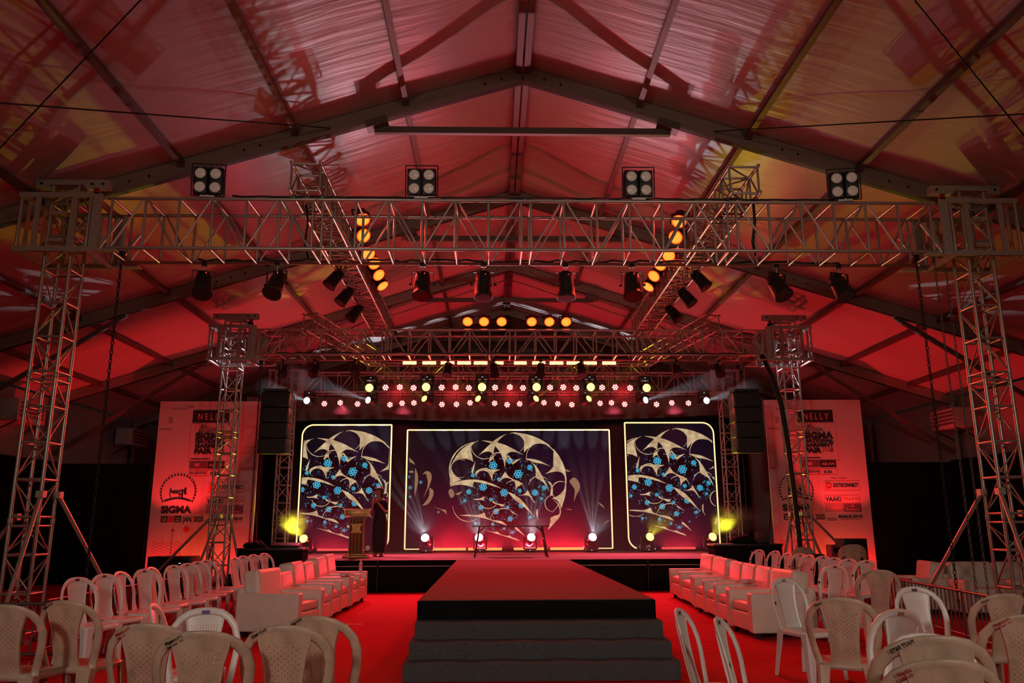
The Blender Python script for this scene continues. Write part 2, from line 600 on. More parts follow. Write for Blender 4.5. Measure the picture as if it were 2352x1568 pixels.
for i, (z, y, hw) in enumerate(steps):
    # carpet draped over each step, a little uneven along the nosing
    v, f = [], []
    n = 40
    for k in range(n + 1):
        x = -hw + 2 * hw * k / n
        wv = 0.010 * math.sin(k * 0.9 + i) + 0.006 * math.sin(k * 2.3 + 2 * i)
        nz_ = 0.006 * math.sin(k * 0.7 + 2 * i)
        v += [(x, 9.04, z), (x, y + 0.03, z + nz_), (x, y, z - 0.02 + nz_), (x, y + wv * 0.7, z * 0.5 if i == 2 else z - 0.09), (x, y + wv, 0.0)]
    for k in range(n):
        for j in range(4):
            a = k * 5 + j
            f.append((a, a + 1, a + 6, a + 5))
    f.append((0, 1, 2, 3, 4))
    f.append(tuple(n * 5 + j for j in (4, 3, 2, 1, 0)))
    ob('step', mesh('step', v, f, 'carpet_grey'), t)

# ------------------------------------------------------------------ trusses
def truss(root, p0, p1, w, h, mods, bays, rc=0.026, rv=0.018, rd=0.014, off=Vector((0, 0, 0)), m='alu', diag_tb=False):
    """box truss from p0 to p1 (axis through its centre), upright faces with verticals and zigzag diagonals,
    cross bars above and below"""
    p0, p1 = Vector(p0) - off, Vector(p1) - off
    d = (p1 - p0).normalized()
    L = (p1 - p0).length / mods
    side = d.cross(Vector((0, 0, 1))).normalized()
    up = side.cross(d).normalized()

    def P(s, a, b):
        return p0 + d * s + side * (a * w / 2) + up * (b * h / 2)
    for k in range(mods):
        s0, s1 = k * L, (k + 1) * L
        for a in (-1, 1):
            for b in (-1, 1):
                bar('chord', P(s0, a, b), P(s1, a, b), rc, m, root)
                bar('coupler', P(s1 - 0.035, a, b), P(s1 + 0.0, a, b), rc * 1.25, 'alu_plate', root)
        st = [s0 + 0.07 + (L - 0.14) * i / bays for i in range(bays + 1)]
        for i, s in enumerate(st):
            for a in (-1, 1):
                bar('upright', P(s, a, -1), P(s, a, 1), rv, m, root)
            for b in (-1, 1):
                bar('cross_bar', P(s, -1, b), P(s, 1, b), rv, m, root)
        for i in range(bays):
            for a in (-1, 1):
                u = 1 if (i + k) % 2 else -1
                bar('diagonal', P(st[i] + 0.03, a, u), P(st[i + 1] - 0.03, a, -u), rd, m, root)
            if diag_tb:
                for b in (-1, 1):
                    u = 1 if i % 2 else -1
                    bar('diagonal', P(st[i], u, b), P(st[i + 1], -u, b), rd, m, root)
    return P


def tower(label, x, y, w, top, step, group, rc=0.026, rv=0.018, rd=0.012, braces=(), m='alu'):
    t = thing('truss_tower', label, 'truss tower', (x, y, 0), group=group)
    h = w / 2
    for a in (-1, 1):
        for b in (-1, 1):
            bar('chord', (a * h, b * h, 0.05), (a * h, b * h, top), rc, m, t)
    z = 0.12
    i = 0
    faces = [((-1, -1), (1, -1)), ((1, -1), (1, 1)), ((1, 1), (-1, 1)), ((-1, 1), (-1, -1))]
    while z < top - 0.05:
        z2 = min(z + step, top)
        dbl = i % 4 == 3
        for k, (a, b) in enumerate(faces):
            A, B = (a[0] * h, a[1] * h), (b[0] * h, b[1] * h)
            bar('rung', (*A, z), (*B, z), rv, m, t)
            if dbl:
                bar('rung', (*A, z - 0.12), (*B, z - 0.12), rv, m, t)
            if z2 - z > 0.2:
                if (i + k) % 2:
                    A, B = B, A
                bar('diagonal', (*A, z + 0.03), (*B, z2 - (0.15 if (i + 1) % 4 == 3 else 0.03)), rd, m, t)
        if dbl:
            for a in (-1, 1):
                for b in (-1, 1):
                    bar('coupler', (a * h, b * h, z - 0.10), (a * h, b * h, z - 0.02), rc * 1.25, 'alu_plate', t)
        z = z2
        i += 1
    for a in (-1, 1):
        for b in (-1, 1):
            box('base_plate', (a * h, b * h, 0.025), (0.16, 0.16, 0.05), 'alu_plate', t)
    for (ax, ay, az), (bx, by) in braces:
        box('clamp', (ax, ay, az), (0.10, 0.10, 0.09), 'alu_plate', t)
        bar('outrigger', (ax, ay, az), (bx, by, 0.04), 0.030, m, t, 10)
        bar('outrigger_foot', (bx, by, 0), (bx, by, 0.04), 0.06, 'alu_plate', t, 8)
    return t


def sleeve(label, x, y, sx, sy, z0, z1, group, flip, bw=0.035, tw=0.19):
    """open square carriage that rides on the tower and carries the roof truss, with its top beam and hoist plate"""
    t = thing('sleeve_block', label, 'sleeve block', (x, y, z0), group=group)
    hx, hy, H = sx / 2, sy / 2, z1 - z0
    for a in (-1, 1):
        for b in (-1, 1):
            bar('corner_post', (a * hx, b * hy, 0), (a * hx, b * hy, H), bw * 0.75, 'alu', t)
    for z in (0.0, H):
        for s in (-1, 1):
            box('frame_bar', (0, s * hy, z), (sx + 0.08, 0.05, 0.075), 'alu_plate', t)
            box('frame_bar', (s * hx, 0, z), (0.05, sy, 0.075), 'alu_plate', t)
    for s in (-1, 1):
        for q in (-0.26, 0.26):
            box('upright_plate', (q * sx, s * hy, H / 2), (0.075, 0.02, H), 'alu_plate', t)
            box('upright_plate', (s * hx, q * sy, H / 2), (0.02, 0.075, H), 'alu_plate', t)
        for z in (0.22 * H, 0.72 * H):
            box('roller', (s * (tw + 0.07), 0, z), (0.09, 0.20, 0.05), 'alu_plate', t)
            box('roller', (0, s * (tw + 0.07), z), (0.20, 0.09, 0.05), 'alu_plate', t)
    # wide bracket plates towards the roof truss
    for s in (-1, 1):
        box('bracket_plate', (flip * (hx + 0.10), s * hy, H / 2), (0.13, 0.03, H + 0.04), 'alu_plate', t)
        box('bracket_plate', (flip * (hx + 0.30), s * hy * 0.97, -0.02), (0.30, 0.12, 0.02), 'alu_plate', t)
        beam('gusset', (flip * (hx + 0.14), s * hy * 0.8, 0.05), (flip * (hx + 0.42), s * hy * 0.8, H * 0.6), 0.02, 0.05, 'alu_plate', t)
    # head beam on top of the tower with hoist
    hz = H + 0.27
    box('head_beam', (0, 0, hz + 0.06), (1.08, 0.12, 0.13), 'alu_plate', t)
    for q in (-0.45, 0.30, 0.46):
        bar('bolt', (q, -0.07, hz + 0.06), (q, -0.06, hz + 0.06), 0.022, 'black_metal', t, 8)
    for a in (-1, 1):
        for b in (-1, 1):
            bar('head_post', (a * tw, b * tw, H - 0.02), (a * tw, b * tw, hz), 0.02, 'alu', t)
    box('head_plate', (0, 0, hz - 0.02), (2 * tw + 0.1, 2 * tw + 0.1, 0.03), 'alu_plate', t)
    box('pulley_cheek', (flip * 0.36, 0, hz - 0.10), (0.08, 0.06, 0.20), 'red_plastic', t)
    bar('pulley_wheel', (flip * 0.36, -0.05, hz - 0.12), (flip * 0.36, 0.05, hz - 0.12), 0.06, 'black_metal', t, 12)
    return t


def chain(label, x, y, z0, z1, r=0.028, lw=0.006, m='chain_steel', strands=1, group='hoist chains'):
    t = thing('hoist_chain', label, 'chain', (x, y, 0), group=group)
    for q in range(strands):
        v, f = [], []
        z = z1
        i = 0
        while z > z0:
            c = Vector((0.16 * q, 0.0, z))
            ax = Vector((1, 0, 0)) if i % 2 else Vector((0, 1, 0))
            ring = []
            for k in range(8):
                a = 2 * math.pi * k / 8
                ring.append(c + ax * (r * 0.55 * math.cos(a)) + Vector((0, 0, r * 1.25 * math.sin(a))))
            nrm = ax.cross(Vector((0, 0, 1)))
            base = len(v)
            for k in range(8):
                rad = (ring[k] - c).normalized()
                for dv in (rad * lw, nrm * lw, -rad * lw, -nrm * lw):
                    v.append(ring[k] + dv)
            for k in range(8):
                k2 = (k + 1) % 8
                for j in range(4):
                    j2 = (j + 1) % 4
                    f.append((base + k * 4 + j, base + k * 4 + j2, base + k2 * 4 + j2, base + k2 * 4 + j))
            z -= r * 1.9
            i += 1
        ob('chain_strand', mesh('chain_strand', v, f, m), t)
    box('hook_block', (0.08 * (strands - 1), 0, z1 + 0.05), (0.07 + 0.16 * (strands - 1), 0.06, 0.12), 'black_metal', t)
    return t


FT_Y0, FT_Y1, FT_Z0, FT_Z1 = 11.0, 11.66, 5.39, 6.15
t = thing('roof_truss', 'front silver roof truss carrying the four-lamp blinders', 'truss', (0, 11.33, 5.39), group='cross trusses of the lighting rig')
truss(t, (-6.1, 11.33, 5.77), (6.1, 11.33, 5.77), 0.66, 0.76, 4, 6, 0.027, 0.020, 0.016, Vector((0, 11.33, 5.39)))
t = thing('roof_truss', 'middle roof truss over the stage edge with six orange lamps on top', 'truss', (0, 18.93, 5.34), group='cross trusses of the lighting rig')
truss(t, (-6.1, 18.91, 5.74), (6.1, 18.91, 5.74), 0.63, 0.60, 4, 6, 0.027, 0.020, 0.015, Vector((0, 18.93, 5.34)))
t = thing('roof_truss', 'rear roof truss holding the lower row of stage lights', 'truss', (0, 23.6, 5.32), group='cross trusses of the lighting rig')
truss(t, (-6.1, 23.6, 5.61), (6.1, 23.6, 5.61), 0.5, 0.58, 4, 6, 0.025, 0.017, 0.013, Vector((0, 23.6, 5.32)))
t = thing('roof_truss', 'short roof truss under the row of glowing orange bars', 'truss', (0, 21.5, 5.42), group='cross trusses of the lighting rig')
truss(t, (-3.95, 21.5, 5.6), (3.85, 21.5, 5.6), 0.36, 0.36, 3, 6, 0.022, 0.016, 0.012, Vector((0, 21.5, 5.42)))
for s, nm in ((-1, 'on the podium side'), (1, 'on the side away from the podium')):
    t = thing('roof_truss', 'long narrow truss running back to the stage %s' % nm, 'truss', (s * 3.2, 10.8, 6.2), group='lengthwise trusses')
    truss(t, (s * 3.2, 10.72, 6.41), (s * 3.2, 19.2, 6.26), 0.42, 0.42, 3, 7, 0.024, 0.018, 0.013, Vector((s * 3.2, 10.8, 6.2)), diag_tb=True)
    t = thing('roof_truss', 'slanting narrow truss between middle truss and orange bars %s' % nm, 'truss', (s * 4.76, 18.5, 6.06), group='slanting trusses')
    truss(t, (s * 4.85, 18.45, 6.24), (s * 3.75, 21.8, 5.98), 0.36, 0.34, 2, 4, 0.022, 0.016, 0.012, Vector((s * 4.76, 18.5, 6.06)), diag_tb=True)

for s in (-1, 1):
    side = 'podium-side' if s < 0 else 'barricade-side'
    x = s * 6.80
    # braces: one towards the hall, one towards the stage, one outwards
    br = [((-s * 0.19, -0.19, 1.92), (-s * 0.30, -1.05)), ((-s * 0.22, 0.19, 1.92), (-s * 0.86, 1.35)), ((s * 0.22, 0.0, 1.62), (s * 1.4, 0.2))]
    tower('tall front truss tower with white-lit outrigger pole, %s' % side, x, 11.34, 0.37, 6.42, 0.5, 'truss towers', braces=br)
    sleeve('front sleeve block at the top of the %s tower' % side, x, 11.34, 0.98, 0.80, 5.35, 6.17, 'sleeve blocks', -s)
    br = [((s * 0.2, 0, 1.7), (s * 1.75, 0.0)), ((s * 0.1, 0.2, 1.7), (s * 0.75, 1.2)), ((-s * 0.2, 0, 1.7), (-s * 0.75, -0.35)), ((0, -0.2, 1.7), (s * 0.2, -1.2))]
    tower('middle truss tower standing before the %s red banner' % side, s * 6.68, 18.8, 0.37, 6.30, 0.5, 'truss towers', rc=0.025, braces=br)
    sleeve('middle sleeve block above the %s red banner' % side, s * 6.68, 18.8, 0.92, 0.78, 5.30, 6.08, 'sleeve blocks', -s)
    tower('dark rear truss tower behind the %s speaker array' % side, s * 6.55, 23.6, 0.36, 6.0, 0.5, 'truss towers', rc=0.024)
    sleeve('rear sleeve block behind the %s speaker array' % side, s * 6.62, 23.6, 0.86, 0.62, 5.28, 5.95, 'sleeve blocks', -s)
chain('thick dark hoist chain hanging beside the front podium-side tower', -6.05, 11.5, 0.3, 5.40, 0.036, 0.009, 'black_metal')
chain('dark hoist chain hanging inside the front barricade-side tower', 6.02, 11.5, 0.3, 5.40, 0.034, 0.008, 'black_metal')
chain('pair of slim steel chains hanging by the front barricade-side tower', 6.18, 11.3, 0.3, 5.42, 0.028, 0.006, 'chain_steel', 2)
chain('dark hoist chain in front of the podium-side banner', -6.05, 18.95, 0.6, 5.30, 0.035, 0.008, 'black_metal')

# cables clipped along the trusses
def cable(label, pts, r=0.012, group='lighting cables'):
    t = thing('power_cable', label, 'cable', pts[0], group=group)
    o = Vector(pts[0])
    ob('cord', tube_mesh('cord', [Vector(p) - o for p in pts], r, 'black_rubber', 5), t)
    return t


def wavy(x0, x1, y, z, n, amp, seed):
    g = random.Random(seed)
    return [(x0 + (x1 - x0) * i / n, y + g.uniform(-0.01, 0.01), z + g.uniform(-amp, amp)) for i in range(n + 1)]


cable('black cable bundle strapped along the top edge of the front truss', wavy(-4.3, 4.6, 10.99, 6.19, 60, 0.008, 1), 0.014)
cable('black cable bundle drooping along the rear bottom edge of the front truss', wavy(-5.0, 4.9, 11.68, 5.44, 70, 0.025, 2), 0.020)
cable('black cable dropping through the front truss on the barricade side', [(3.42, 11.1, 6.2), (3.44, 11.15, 5.9), (3.40, 11.2, 5.6), (3.46, 11.3, 5.42)], 0.022)
cable('black cable dropping through the front truss on the podium side', [(-3.3, 11.3, 6.2), (-3.26, 11.3, 5.9), (-3.3, 11.35, 5.6), (-3.24, 11.4, 5.36)], 0.016)
cable('black cable bundle along the middle truss bottom edge', wavy(-5.6, 5.6, 18.58, 5.47, 60, 0.02, 3), 0.014)
pts = [(5.95, 18.5, 5.42), (6.15, 18.45, 4.9), (6.32, 18.45, 4.2), (6.40, 18.45, 3.2), (6.46, 18.47, 2.0), (6.50, 18.48, 0.9), (6.52, 18.5, 0.1)]
cable('thick shiny black cable loom running down the middle barricade-side tower', pts, 0.06)
# green slings under the lengthwise truss
for s in (-1, 1):
    for k in (-1, 1):
        o = box('lifting_sling', (s * 3.2 + k * 0.21, 11.0, 6.185), (0.05, 0.075, 0.06), 'green_strap' if s < 0 else 'black_rubber')
        props(o, '%s sling under the %s corner of the %s lengthwise truss' % ('green' if s < 0 else 'black', 'inner' if s * k < 0 else 'outer', 'podium-side' if s < 0 else 'barricade-side'), 'sling', 'slings on the front truss')


# ------------------------------------------------------------------ lamps
def ring_pts(c, r, n=16, ax='y'):
    return [(c[0] + r * math.cos(2 * math.pi * i / n), c[1], c[2] + r * math.sin(2 * math.pi * i / n)) for i in range(n)]


def par_can(label, x, y, ztop, pan, tilt, group, k=1.0, lens='lens_dark', drop=0.16):
    """black par can in a yoke hung from a hook clamp; tilt from straight down"""
    t = thing('par_can', label, 'par light', (x, y, ztop), R(pan), group)
    bar('clamp', (0, 0, -0.03), (0, 0, 0.03), 0.035 * k, 'black_metal', t)
    bar('hanger_bolt', (0, 0, -0.09 * k), (0, 0, -0.02), 0.010, 'alu', t)
    box('yoke_top', (0, 0, -0.09 * k), (0.27 * k, 0.03, 0.012), 'black_metal', t)
    for s in (-1, 1):
        box('yoke_arm', (s * 0.13 * k, 0, (-0.09 - drop / 2) * k), (0.010, 0.03, drop * k), 'black_metal', t)
        bar('pivot_knob', (s * 0.125 * k, 0, (-0.09 - drop) * k), (s * 0.16 * k, 0, (-0.09 - drop) * k), 0.016 * k, 'black_metal', t)
    prof = [(0.06, 0.17), (0.085, 0.15), (0.095, 0.08), (0.10, 0.0), (0.108, -0.10), (0.112, -0.155), (0.118, -0.16), (0.118, -0.175)]
    b = ob('can_body', lathe_mesh('can_body%.2f' % k, [(r * k, z * k) for r, z in prof], 'black_metal', 18), t, (0, 0, (-0.09 - drop) * k), (R(tilt), 0, 0))
    ob('lens', lathe_mesh('lens%.2f' % k, [(0.105 * k, -0.170 * k), (0.105 * k, -0.178 * k)], lens, 18), b)
    bar('status_light', (0.03, -0.09 * k, 0.10 * k), (0.03, -0.105 * k, 0.10 * k), 0.006, 'pilot_red', b, 6)
    return t


HX = [-4.87, -3.77, -1.56, -0.63, 0.63, 1.65, 3.90, 4.87]
for i, x in enumerate(HX):
    par_can('%s black par can under the front truss counted from the podium side' % ORD[i], x, 11.66, 5.37, [20, -15, 5, 0, 0, -8, 28, 20][i], [-28, -32, -20, -8, -6, -22, -30, -28][i], 'par cans under the front truss', 1.25)
LX = [(14.7, 0), (15.9, 1), (17.2, 2)]
for s in (-1, 1):
    for i, yv in enumerate((14.4, 15.5, 16.7)):
        par_can('%s black par can on the outer side of the %s lengthwise truss' % (['near', 'middle', 'far'][i], 'podium-side' if s < 0 else 'barricade-side'), s * 3.45, yv, 6.26 - 0.02 * i, s * 60, -35, 'par cans on the lengthwise trusses', 1.15, drop=0.13)
MX = [-5.6, -4.83, -3.84, -1.58, -0.45, 0.70, 1.70, 4.06, 5.11]
for i, x in enumerate(MX):
    par_can('%s small black par can under the middle truss counted from the podium side' % ORD[i], x, 19.22, 5.42, 10 * (-1) ** i, -25 - 5 * (i % 3), 'par cans under the middle truss', 1.05, drop=0.12)


def cob_lamp(label, loc, target, group, r=0.13, light=None):
    """round wash light, glowing orange-red face"""
    d = (Vector(target) - Vector(loc)).normalized()
    q = d.to_track_quat('Z', 'Y')
    t = thing('wash_light', label, 'wash light', loc, group=group)
    t.rotation_mode = 'QUATERNION'
    t.rotation_quaternion = q
    ob('housing', lathe_mesh('housing%.2f' % r, [(r * 0.55, -0.22), (r * 0.8, -0.18), (r * 0.95, -0.05), (r * 1.08, 0.0), (r * 1.08, 0.03)], 'black_metal', 18), t)
    ob('rim_glow', lathe_mesh('rim%.2f' % r, [(r, 0.031), (r, 0.034)], 'cob_ring', 20), t)
    ob('led_face', lathe_mesh('face%.2f' % r, [(r * 0.82, 0.036), (r * 0.82, 0.039)], 'cob_core', 20), t)
    for s in (-1, 1):
        box('bracket_arm', (s * (r * 1.08 + 0.01), 0, -0.10), (0.012, 0.035, 0.26), 'black_metal', t)
    box('bracket_base', (0, 0, -0.235), (2.2 * r, 0.035, 0.012), 'black_metal', t)
    if light:
        spot(Vector(loc) + d * 0.08, target, light, (1.0, 0.045, 0.03), 92, 0.8, 0.08)
    return t


CX_ = [-1.085, -0.692, -0.266, 0.46, 0.887, 1.294]
for i, x in enumerate(CX_):
    cob_lamp('%s glowing orange lamp on top of the middle truss from the podium side' % ORD[i], (x, 18.66, 6.28), (x * 1.2, 13.0, 1.2), 'wash lights on the middle truss', 0.125, 40)
ys = [12.75, 13.35, 13.95, 14.7, 15.3, 15.9]
for s in (-1, 1):
    for i, yv in enumerate(ys):
        cob_lamp('%s glowing orange lamp from the hall along the %s lengthwise truss' % (ORD[i], 'podium-side' if s < 0 else 'barricade-side'), (s * (2.78 if i else 2.7), yv, [6.55, 6.48, 6.35, 6.42, 6.38, 6.34][i]), (s * 0.6, 8.7, 0.5) if i == 0 else (s * 1.2, yv - [1.3, 2.2, 2.0, 1.6, 1.3, 0.7][i], 4.6 if i != 5 else 4.2), 'wash lights on the lengthwise trusses', 0.13, {0: 170, 2: 130, 4: 130}.get(i))


def blinder(label, x, y, z, pan, tilt, group, cols=2, rows=2, s=1.0):
    t = thing('blinder_light', label, 'blinder light', (x, y, z), R(pan), group)
    w, h = 0.215 * cols * s, 0.205 * rows * s
    hd = t
    for c in range(cols):
        cx = (c - (cols - 1) / 2) * 0.215 * s
        box('lamp_box', (cx, 0.04, h / 2 + 0.02), (0.205 * s, 0.14, h), 'black_metal', hd, bev=0.02)
        for r_ in range(rows):
            cz = 0.02 + (r_ + 0.5) * h / rows
            ob('reflector', lathe_mesh('reflector%.2f' % s, [(0.092 * s, 0), (0.092 * s, 0.012)], 'black_plastic', 20), hd, (cx, -0.03, cz), (R(90), 0, 0))
            ob('lamp_face', lathe_mesh('lampface%.2f' % s, [(0.076 * s, 0.012), (0.070 * s, 0.020), (0.03 * s, 0.024), (0.012 * s, 0.034)], 'lens_off_glow', 20), hd, (cx, -0.03, cz), (R(90), 0, 0))
    for q in (-1, 1):
        bar('frame_tube', (q * (w / 2 + 0.02), 0.0, 0.0), (q * (w / 2 + 0.02), 0.0, h + 0.07), 0.009, 'black_metal', hd)
    bar('frame_tube', (-(w / 2 + 0.02), 0.0, h + 0.07), (w / 2 + 0.02, 0.0, h + 0.07), 0.009, 'black_metal', hd)
    bar('frame_tube', (-(w / 2 + 0.02), 0.0, 0.0), (w / 2 + 0.02, 0.0, 0.0), 0.009, 'black_metal', hd)
    box('mount_plate', (0, 0.0, -0.01), (0.20, 0.06, 0.03), 'alu_plate', hd)
    t.rotation_euler = (R(tilt), 0, R(pan))
    return t


for i, (x, pan) in enumerate(((-4.66, 6), (-1.54, 0), (1.67, 0), (4.76, -10))):
    blinder('four-lamp blinder light on the front truss, %s from the podium side' % ORD[i], x, 10.98, 6.19, pan, 6, 'blinders on the front truss')
for i, x in enumerate((-2.25, -0.75, 0.69, 2.14)):
    t = blinder('small two-lamp blinder under the orange bars, %s from the podium side' % ORD[i], x, 21.25, 5.40, 0, 0, 'blinders under the orange bars', 2, 1, 0.75)
    t.location.z = 5.40 - 0.16


def flower_par(label, x, y, z, top, tilt, group, spin, light=0, r=0.095):
    """flat led par: ring of glowing lenses on a dark face, hung on a short yoke"""
    t = thing('led_par', label, 'LED par light', (x, y, z), group=group)
    t.rotation_euler = (R(tilt), 0, 0)
    ob('body', lathe_mesh('ledbody', [(r * 0.6, -0.12), (r, -0.08), (r * 1.1, 0.0)], 'black_metal', 16), t, (0, 0, 0), (R(90), 0, 0))
    ob('face', lathe_mesh('ledface', [(r, 0.001), (r, 0.004)], 'led_halo', 16), t, (0, 0, 0), (R(90), 0, 0))
    k = ('flower', r)
    if k not in CACHE:
        v, f = [], []
        cs = [(0, 0)] + [(r * 0.62 * math.cos(math.pi * i / 3), r * 0.62 * math.sin(math.pi * i / 3)) for i in range(6)]
        for cx, cy in cs:
            b = len(v)
            for j in range(8):
                a = 2 * math.pi * j / 8
                v.append((cx + r * 0.25 * math.cos(a), cy + r * 0.25 * math.sin(a), 0.008))
            f.append(tuple(b + j for j in range(8)))
        CACHE[k] = mesh('led_lens_pattern', v, f, 'led_white')
    ob('led_lens_pattern', CACHE[k], t, (0, 0, 0), (R(90), spin, 0))
    for s in (-1, 1):
        box('yoke_arm', (s * (r * 1.1 + 0.008), 0.05, 0.07), (0.008, 0.025, 0.16), 'black_metal', t)
    box('yoke_top', (0, 0.05, 0.15), (2.2 * r + 0.03, 0.025, 0.008), 'black_metal', t)
    bar('hanger', (0, 0.05, 0.15), (0, 0.05, top - z), 0.012, 'black_metal', t)
    return t


UP = [-3.383, -2.999, -2.626, -1.862, -1.483, -1.127, -0.414, -0.009, 0.348, 1.087, 1.446, 1.804, 2.51, 2.869, 3.277]
LO = [-5.412, -4.951, -4.444, -3.494, -3.14, -2.793, -1.968, -1.542, -1.142, -0.418, -0.049, 0.32, 1.041, 1.449, 1.864, 2.704, 3.043, 3.434, 4.38, 4.838, 5.335]
for i, x in enumerate(UP):
    flower_par('flower-shaped LED par in the upper row, %s from the podium side' % ORD[i], x, 21.42, 5.12 + 0.012 * math.sin(i * 2.1), 5.43, 0, 'LED pars in the upper row', i * 0.4)
for i, x in enumerate(LO):
    flower_par('flower-shaped LED par in the lower row, %s from the podium side' % ORD[i], x, 23.32, 4.96 + 0.03 * math.sin(i * 1.7), 5.33, 0, 'LED pars in the lower row', i * 0.5)
# the red wash those rows throw forward onto deck, runway and sofas
for x in (-3.0, -1.5, 0.0, 1.5, 3.0):
    spot((x, 21.25, 5.05), (x * 0.9, 12.5, 0.9), 780, RED, 94, 0.8, 0.12)
for x in (-4.9, -3.1, 3.1, 4.9):
    spot((x, 23.15, 4.9), (x * 0.8, 20.4, 0.7), 1300, PINK, 74, 0.8, 0.12)


def moving_head(label, loc, target, lens, group, hung, light, color, deg, k=1.0):
    """base box, two-armed yoke and a tilting head with a bright lens"""
    t = thing('moving_head', label, 'moving head light', loc, group=group)
    sg = -1 if hung else 1
    box('base', (0, 0, sg * 0.05 * k), (0.30 * k, 0.26 * k, 0.10 * k), 'black_plastic', t, bev=0.015)
    for s in (-1, 1):
        box('yoke_arm', (s * 0.155 * k, 0, sg * 0.23 * k), (0.055 * k, 0.13 * k, 0.30 * k), 'black_plastic', t, bev=0.015)
    box('display', (0, -0.132 * k, sg * 0.05 * k), (0.03, 0.004, 0.012), 'pilot_white', t)
    hc = Vector((0, 0, sg * 0.30 * k))
    d = (Vector(target) - (Vector(loc) + hc)).normalized()
    q = d.to_track_quat('Z', 'Y')
    h = ob('head', lathe_mesh('mhead%.2f' % k, [(0.075 * k, -0.19 * k), (0.115 * k, -0.15 * k), (0.13 * k, 0.0), (0.115 * k, 0.14 * k), (0.105 * k, 0.17 * k), (0.105 * k, 0.19 * k)], 'black_plastic', 16), t, hc, tuple(q))
    ob('lens', lathe_mesh('mlens%.2f' % k, [(0.102 * k, 0.191 * k), (0.09 * k, 0.205 * k), (0.03 * k, 0.214 * k)], lens, 16), h)
    if light:
        spot(Vector(loc) + hc + d * 0.24 * k, target, light, color, deg, 0.6, 0.03)
    return t


MU = [-3.753, -2.245, -0.755, 0.693, 2.146, 3.651]
for i, x in enumerate(MU):
    t = moving_head('yellow-glowing moving head hung in the upper row, %s from the podium side' % ORD[i], (x, 21.3, 5.42 if i in (1, 2, 3, 4) else 5.40), (x * 1.25 + (-0.4 if x < 0 else 0.4), 8.0, 3.4), 'lamp_yellow', 'moving heads in the upper row', True, 85, YEL, 40, 1.05)
    bar('clamp', (0, 0, 0), (0, 0, 0.02), 0.04, 'black_metal', t)
ML = [-5.844, -4.017, -2.375, -0.803, 0.697, 2.254, 3.931, 5.784]
for i, x in enumerate(ML):
    wh = i in (0, 1, 6, 7)
    s = -1 if x < 0 else 1
    tg = (s * 6.9, 18.8, 5.0 if i in (0, 7) else 5.5) if wh else (x - 3.2 if x < 0 else x + 3.2, 19.0, 7.0)
    moving_head('%s moving head hung in the lower row, %s from the podium side' % ('white-beamed' if wh else 'yellow-beamed', ORD[i]), (x, 23.3, 5.31), tg, 'lamp_white' if wh else 'lamp_yellow', 'moving heads in the lower row', True, 2000 if wh else 500, COOL if wh else YEL, 14, 0.95)
FL = [(-5.876, 'y'), (-2.389, 'w'), (-0.832, 'w'), (0.616, 'w'), (2.4, 'w'), (4.064, 'y'), (5.903, 'y')]
TG = [(-7.3, 11.0, 5.5), (-4.6, 8.5, 7.0), (-3.4, 8.5, 7.2), (3.0, 8.5, 7.2), (4.4, 8.5, 7.0), (6.2, 11.0, 5.9), (7.6, 11.0, 5.5)]
for i, ((x, c), tg) in enumerate(zip(FL, TG)):
    moving_head('%s floor moving head at the foot of the screens, %s from the podium side' % ('white' if c == 'w' else 'yellow', ORD[i]), (x, 23.9, SZ), tg, 'lamp_white' if c == 'w' else 'lamp_yellow', 'floor moving heads', False, 200 if c == 'w' else (1250, 0, 0, 0, 0, 620, 620)[i], COOL if c == 'w' else YEL, 27 if c == 'w' else 22, 1.15)
    spot((x, 23.55, SZ + 0.55), (x * 1.12, 11.0, 5.3), 150 if c == 'w' else 200, COOL if c == 'w' else YEL, 46, 0.8, 0.04)
    if c == 'w':
        for k in range(4):
            lean = [0, -0.50, -0.30, 0.14, 0.0][i] + 0.15 * (k - 1.5)
            spot((x, 23.45, SZ + 0.52), (x + 3.4 * math.tan(lean), 24.78, SZ + 3.9), 3000, COOL, 7.5, 0.7, 0.02)

# orange LED bars on the short truss
LB = [(-2.925, -2.547), (-2.393, -2.015), (-1.897, -1.518), (-1.447, -1.068), (-0.996, -0.617), (-0.439, -0.178), (0.096, 0.452), (0.595, 0.964), (1.071, 1.453), (1.536, 1.906), (2.002, 2.372), (2.515, 2.898)]
for i, (a, b) in enumerate(LB):
    t = thing('led_bar', 'glowing orange LED bar on the short truss, %s from the podium side' % ORD[i], 'LED bar', ((a + b) / 2, 21.3, 5.745), group='orange LED bars')
    box('housing', (0, 0.03, 0.04), (b - a, 0.05, 0.12), 'black_metal', t)
    box('light_strip', (0, 0.0, 0.035), (b - a - 0.01, 0.012, 0.09), 'led_orange', t)
    box('upper_strip', (0, 0.16, 0.13), (b - a - 0.03, 0.012, 0.04), 'cob_ring', t)
    box('foot', (0, 0.06, -0.02), (0.05, 0.12, 0.04), 'black_metal', t)
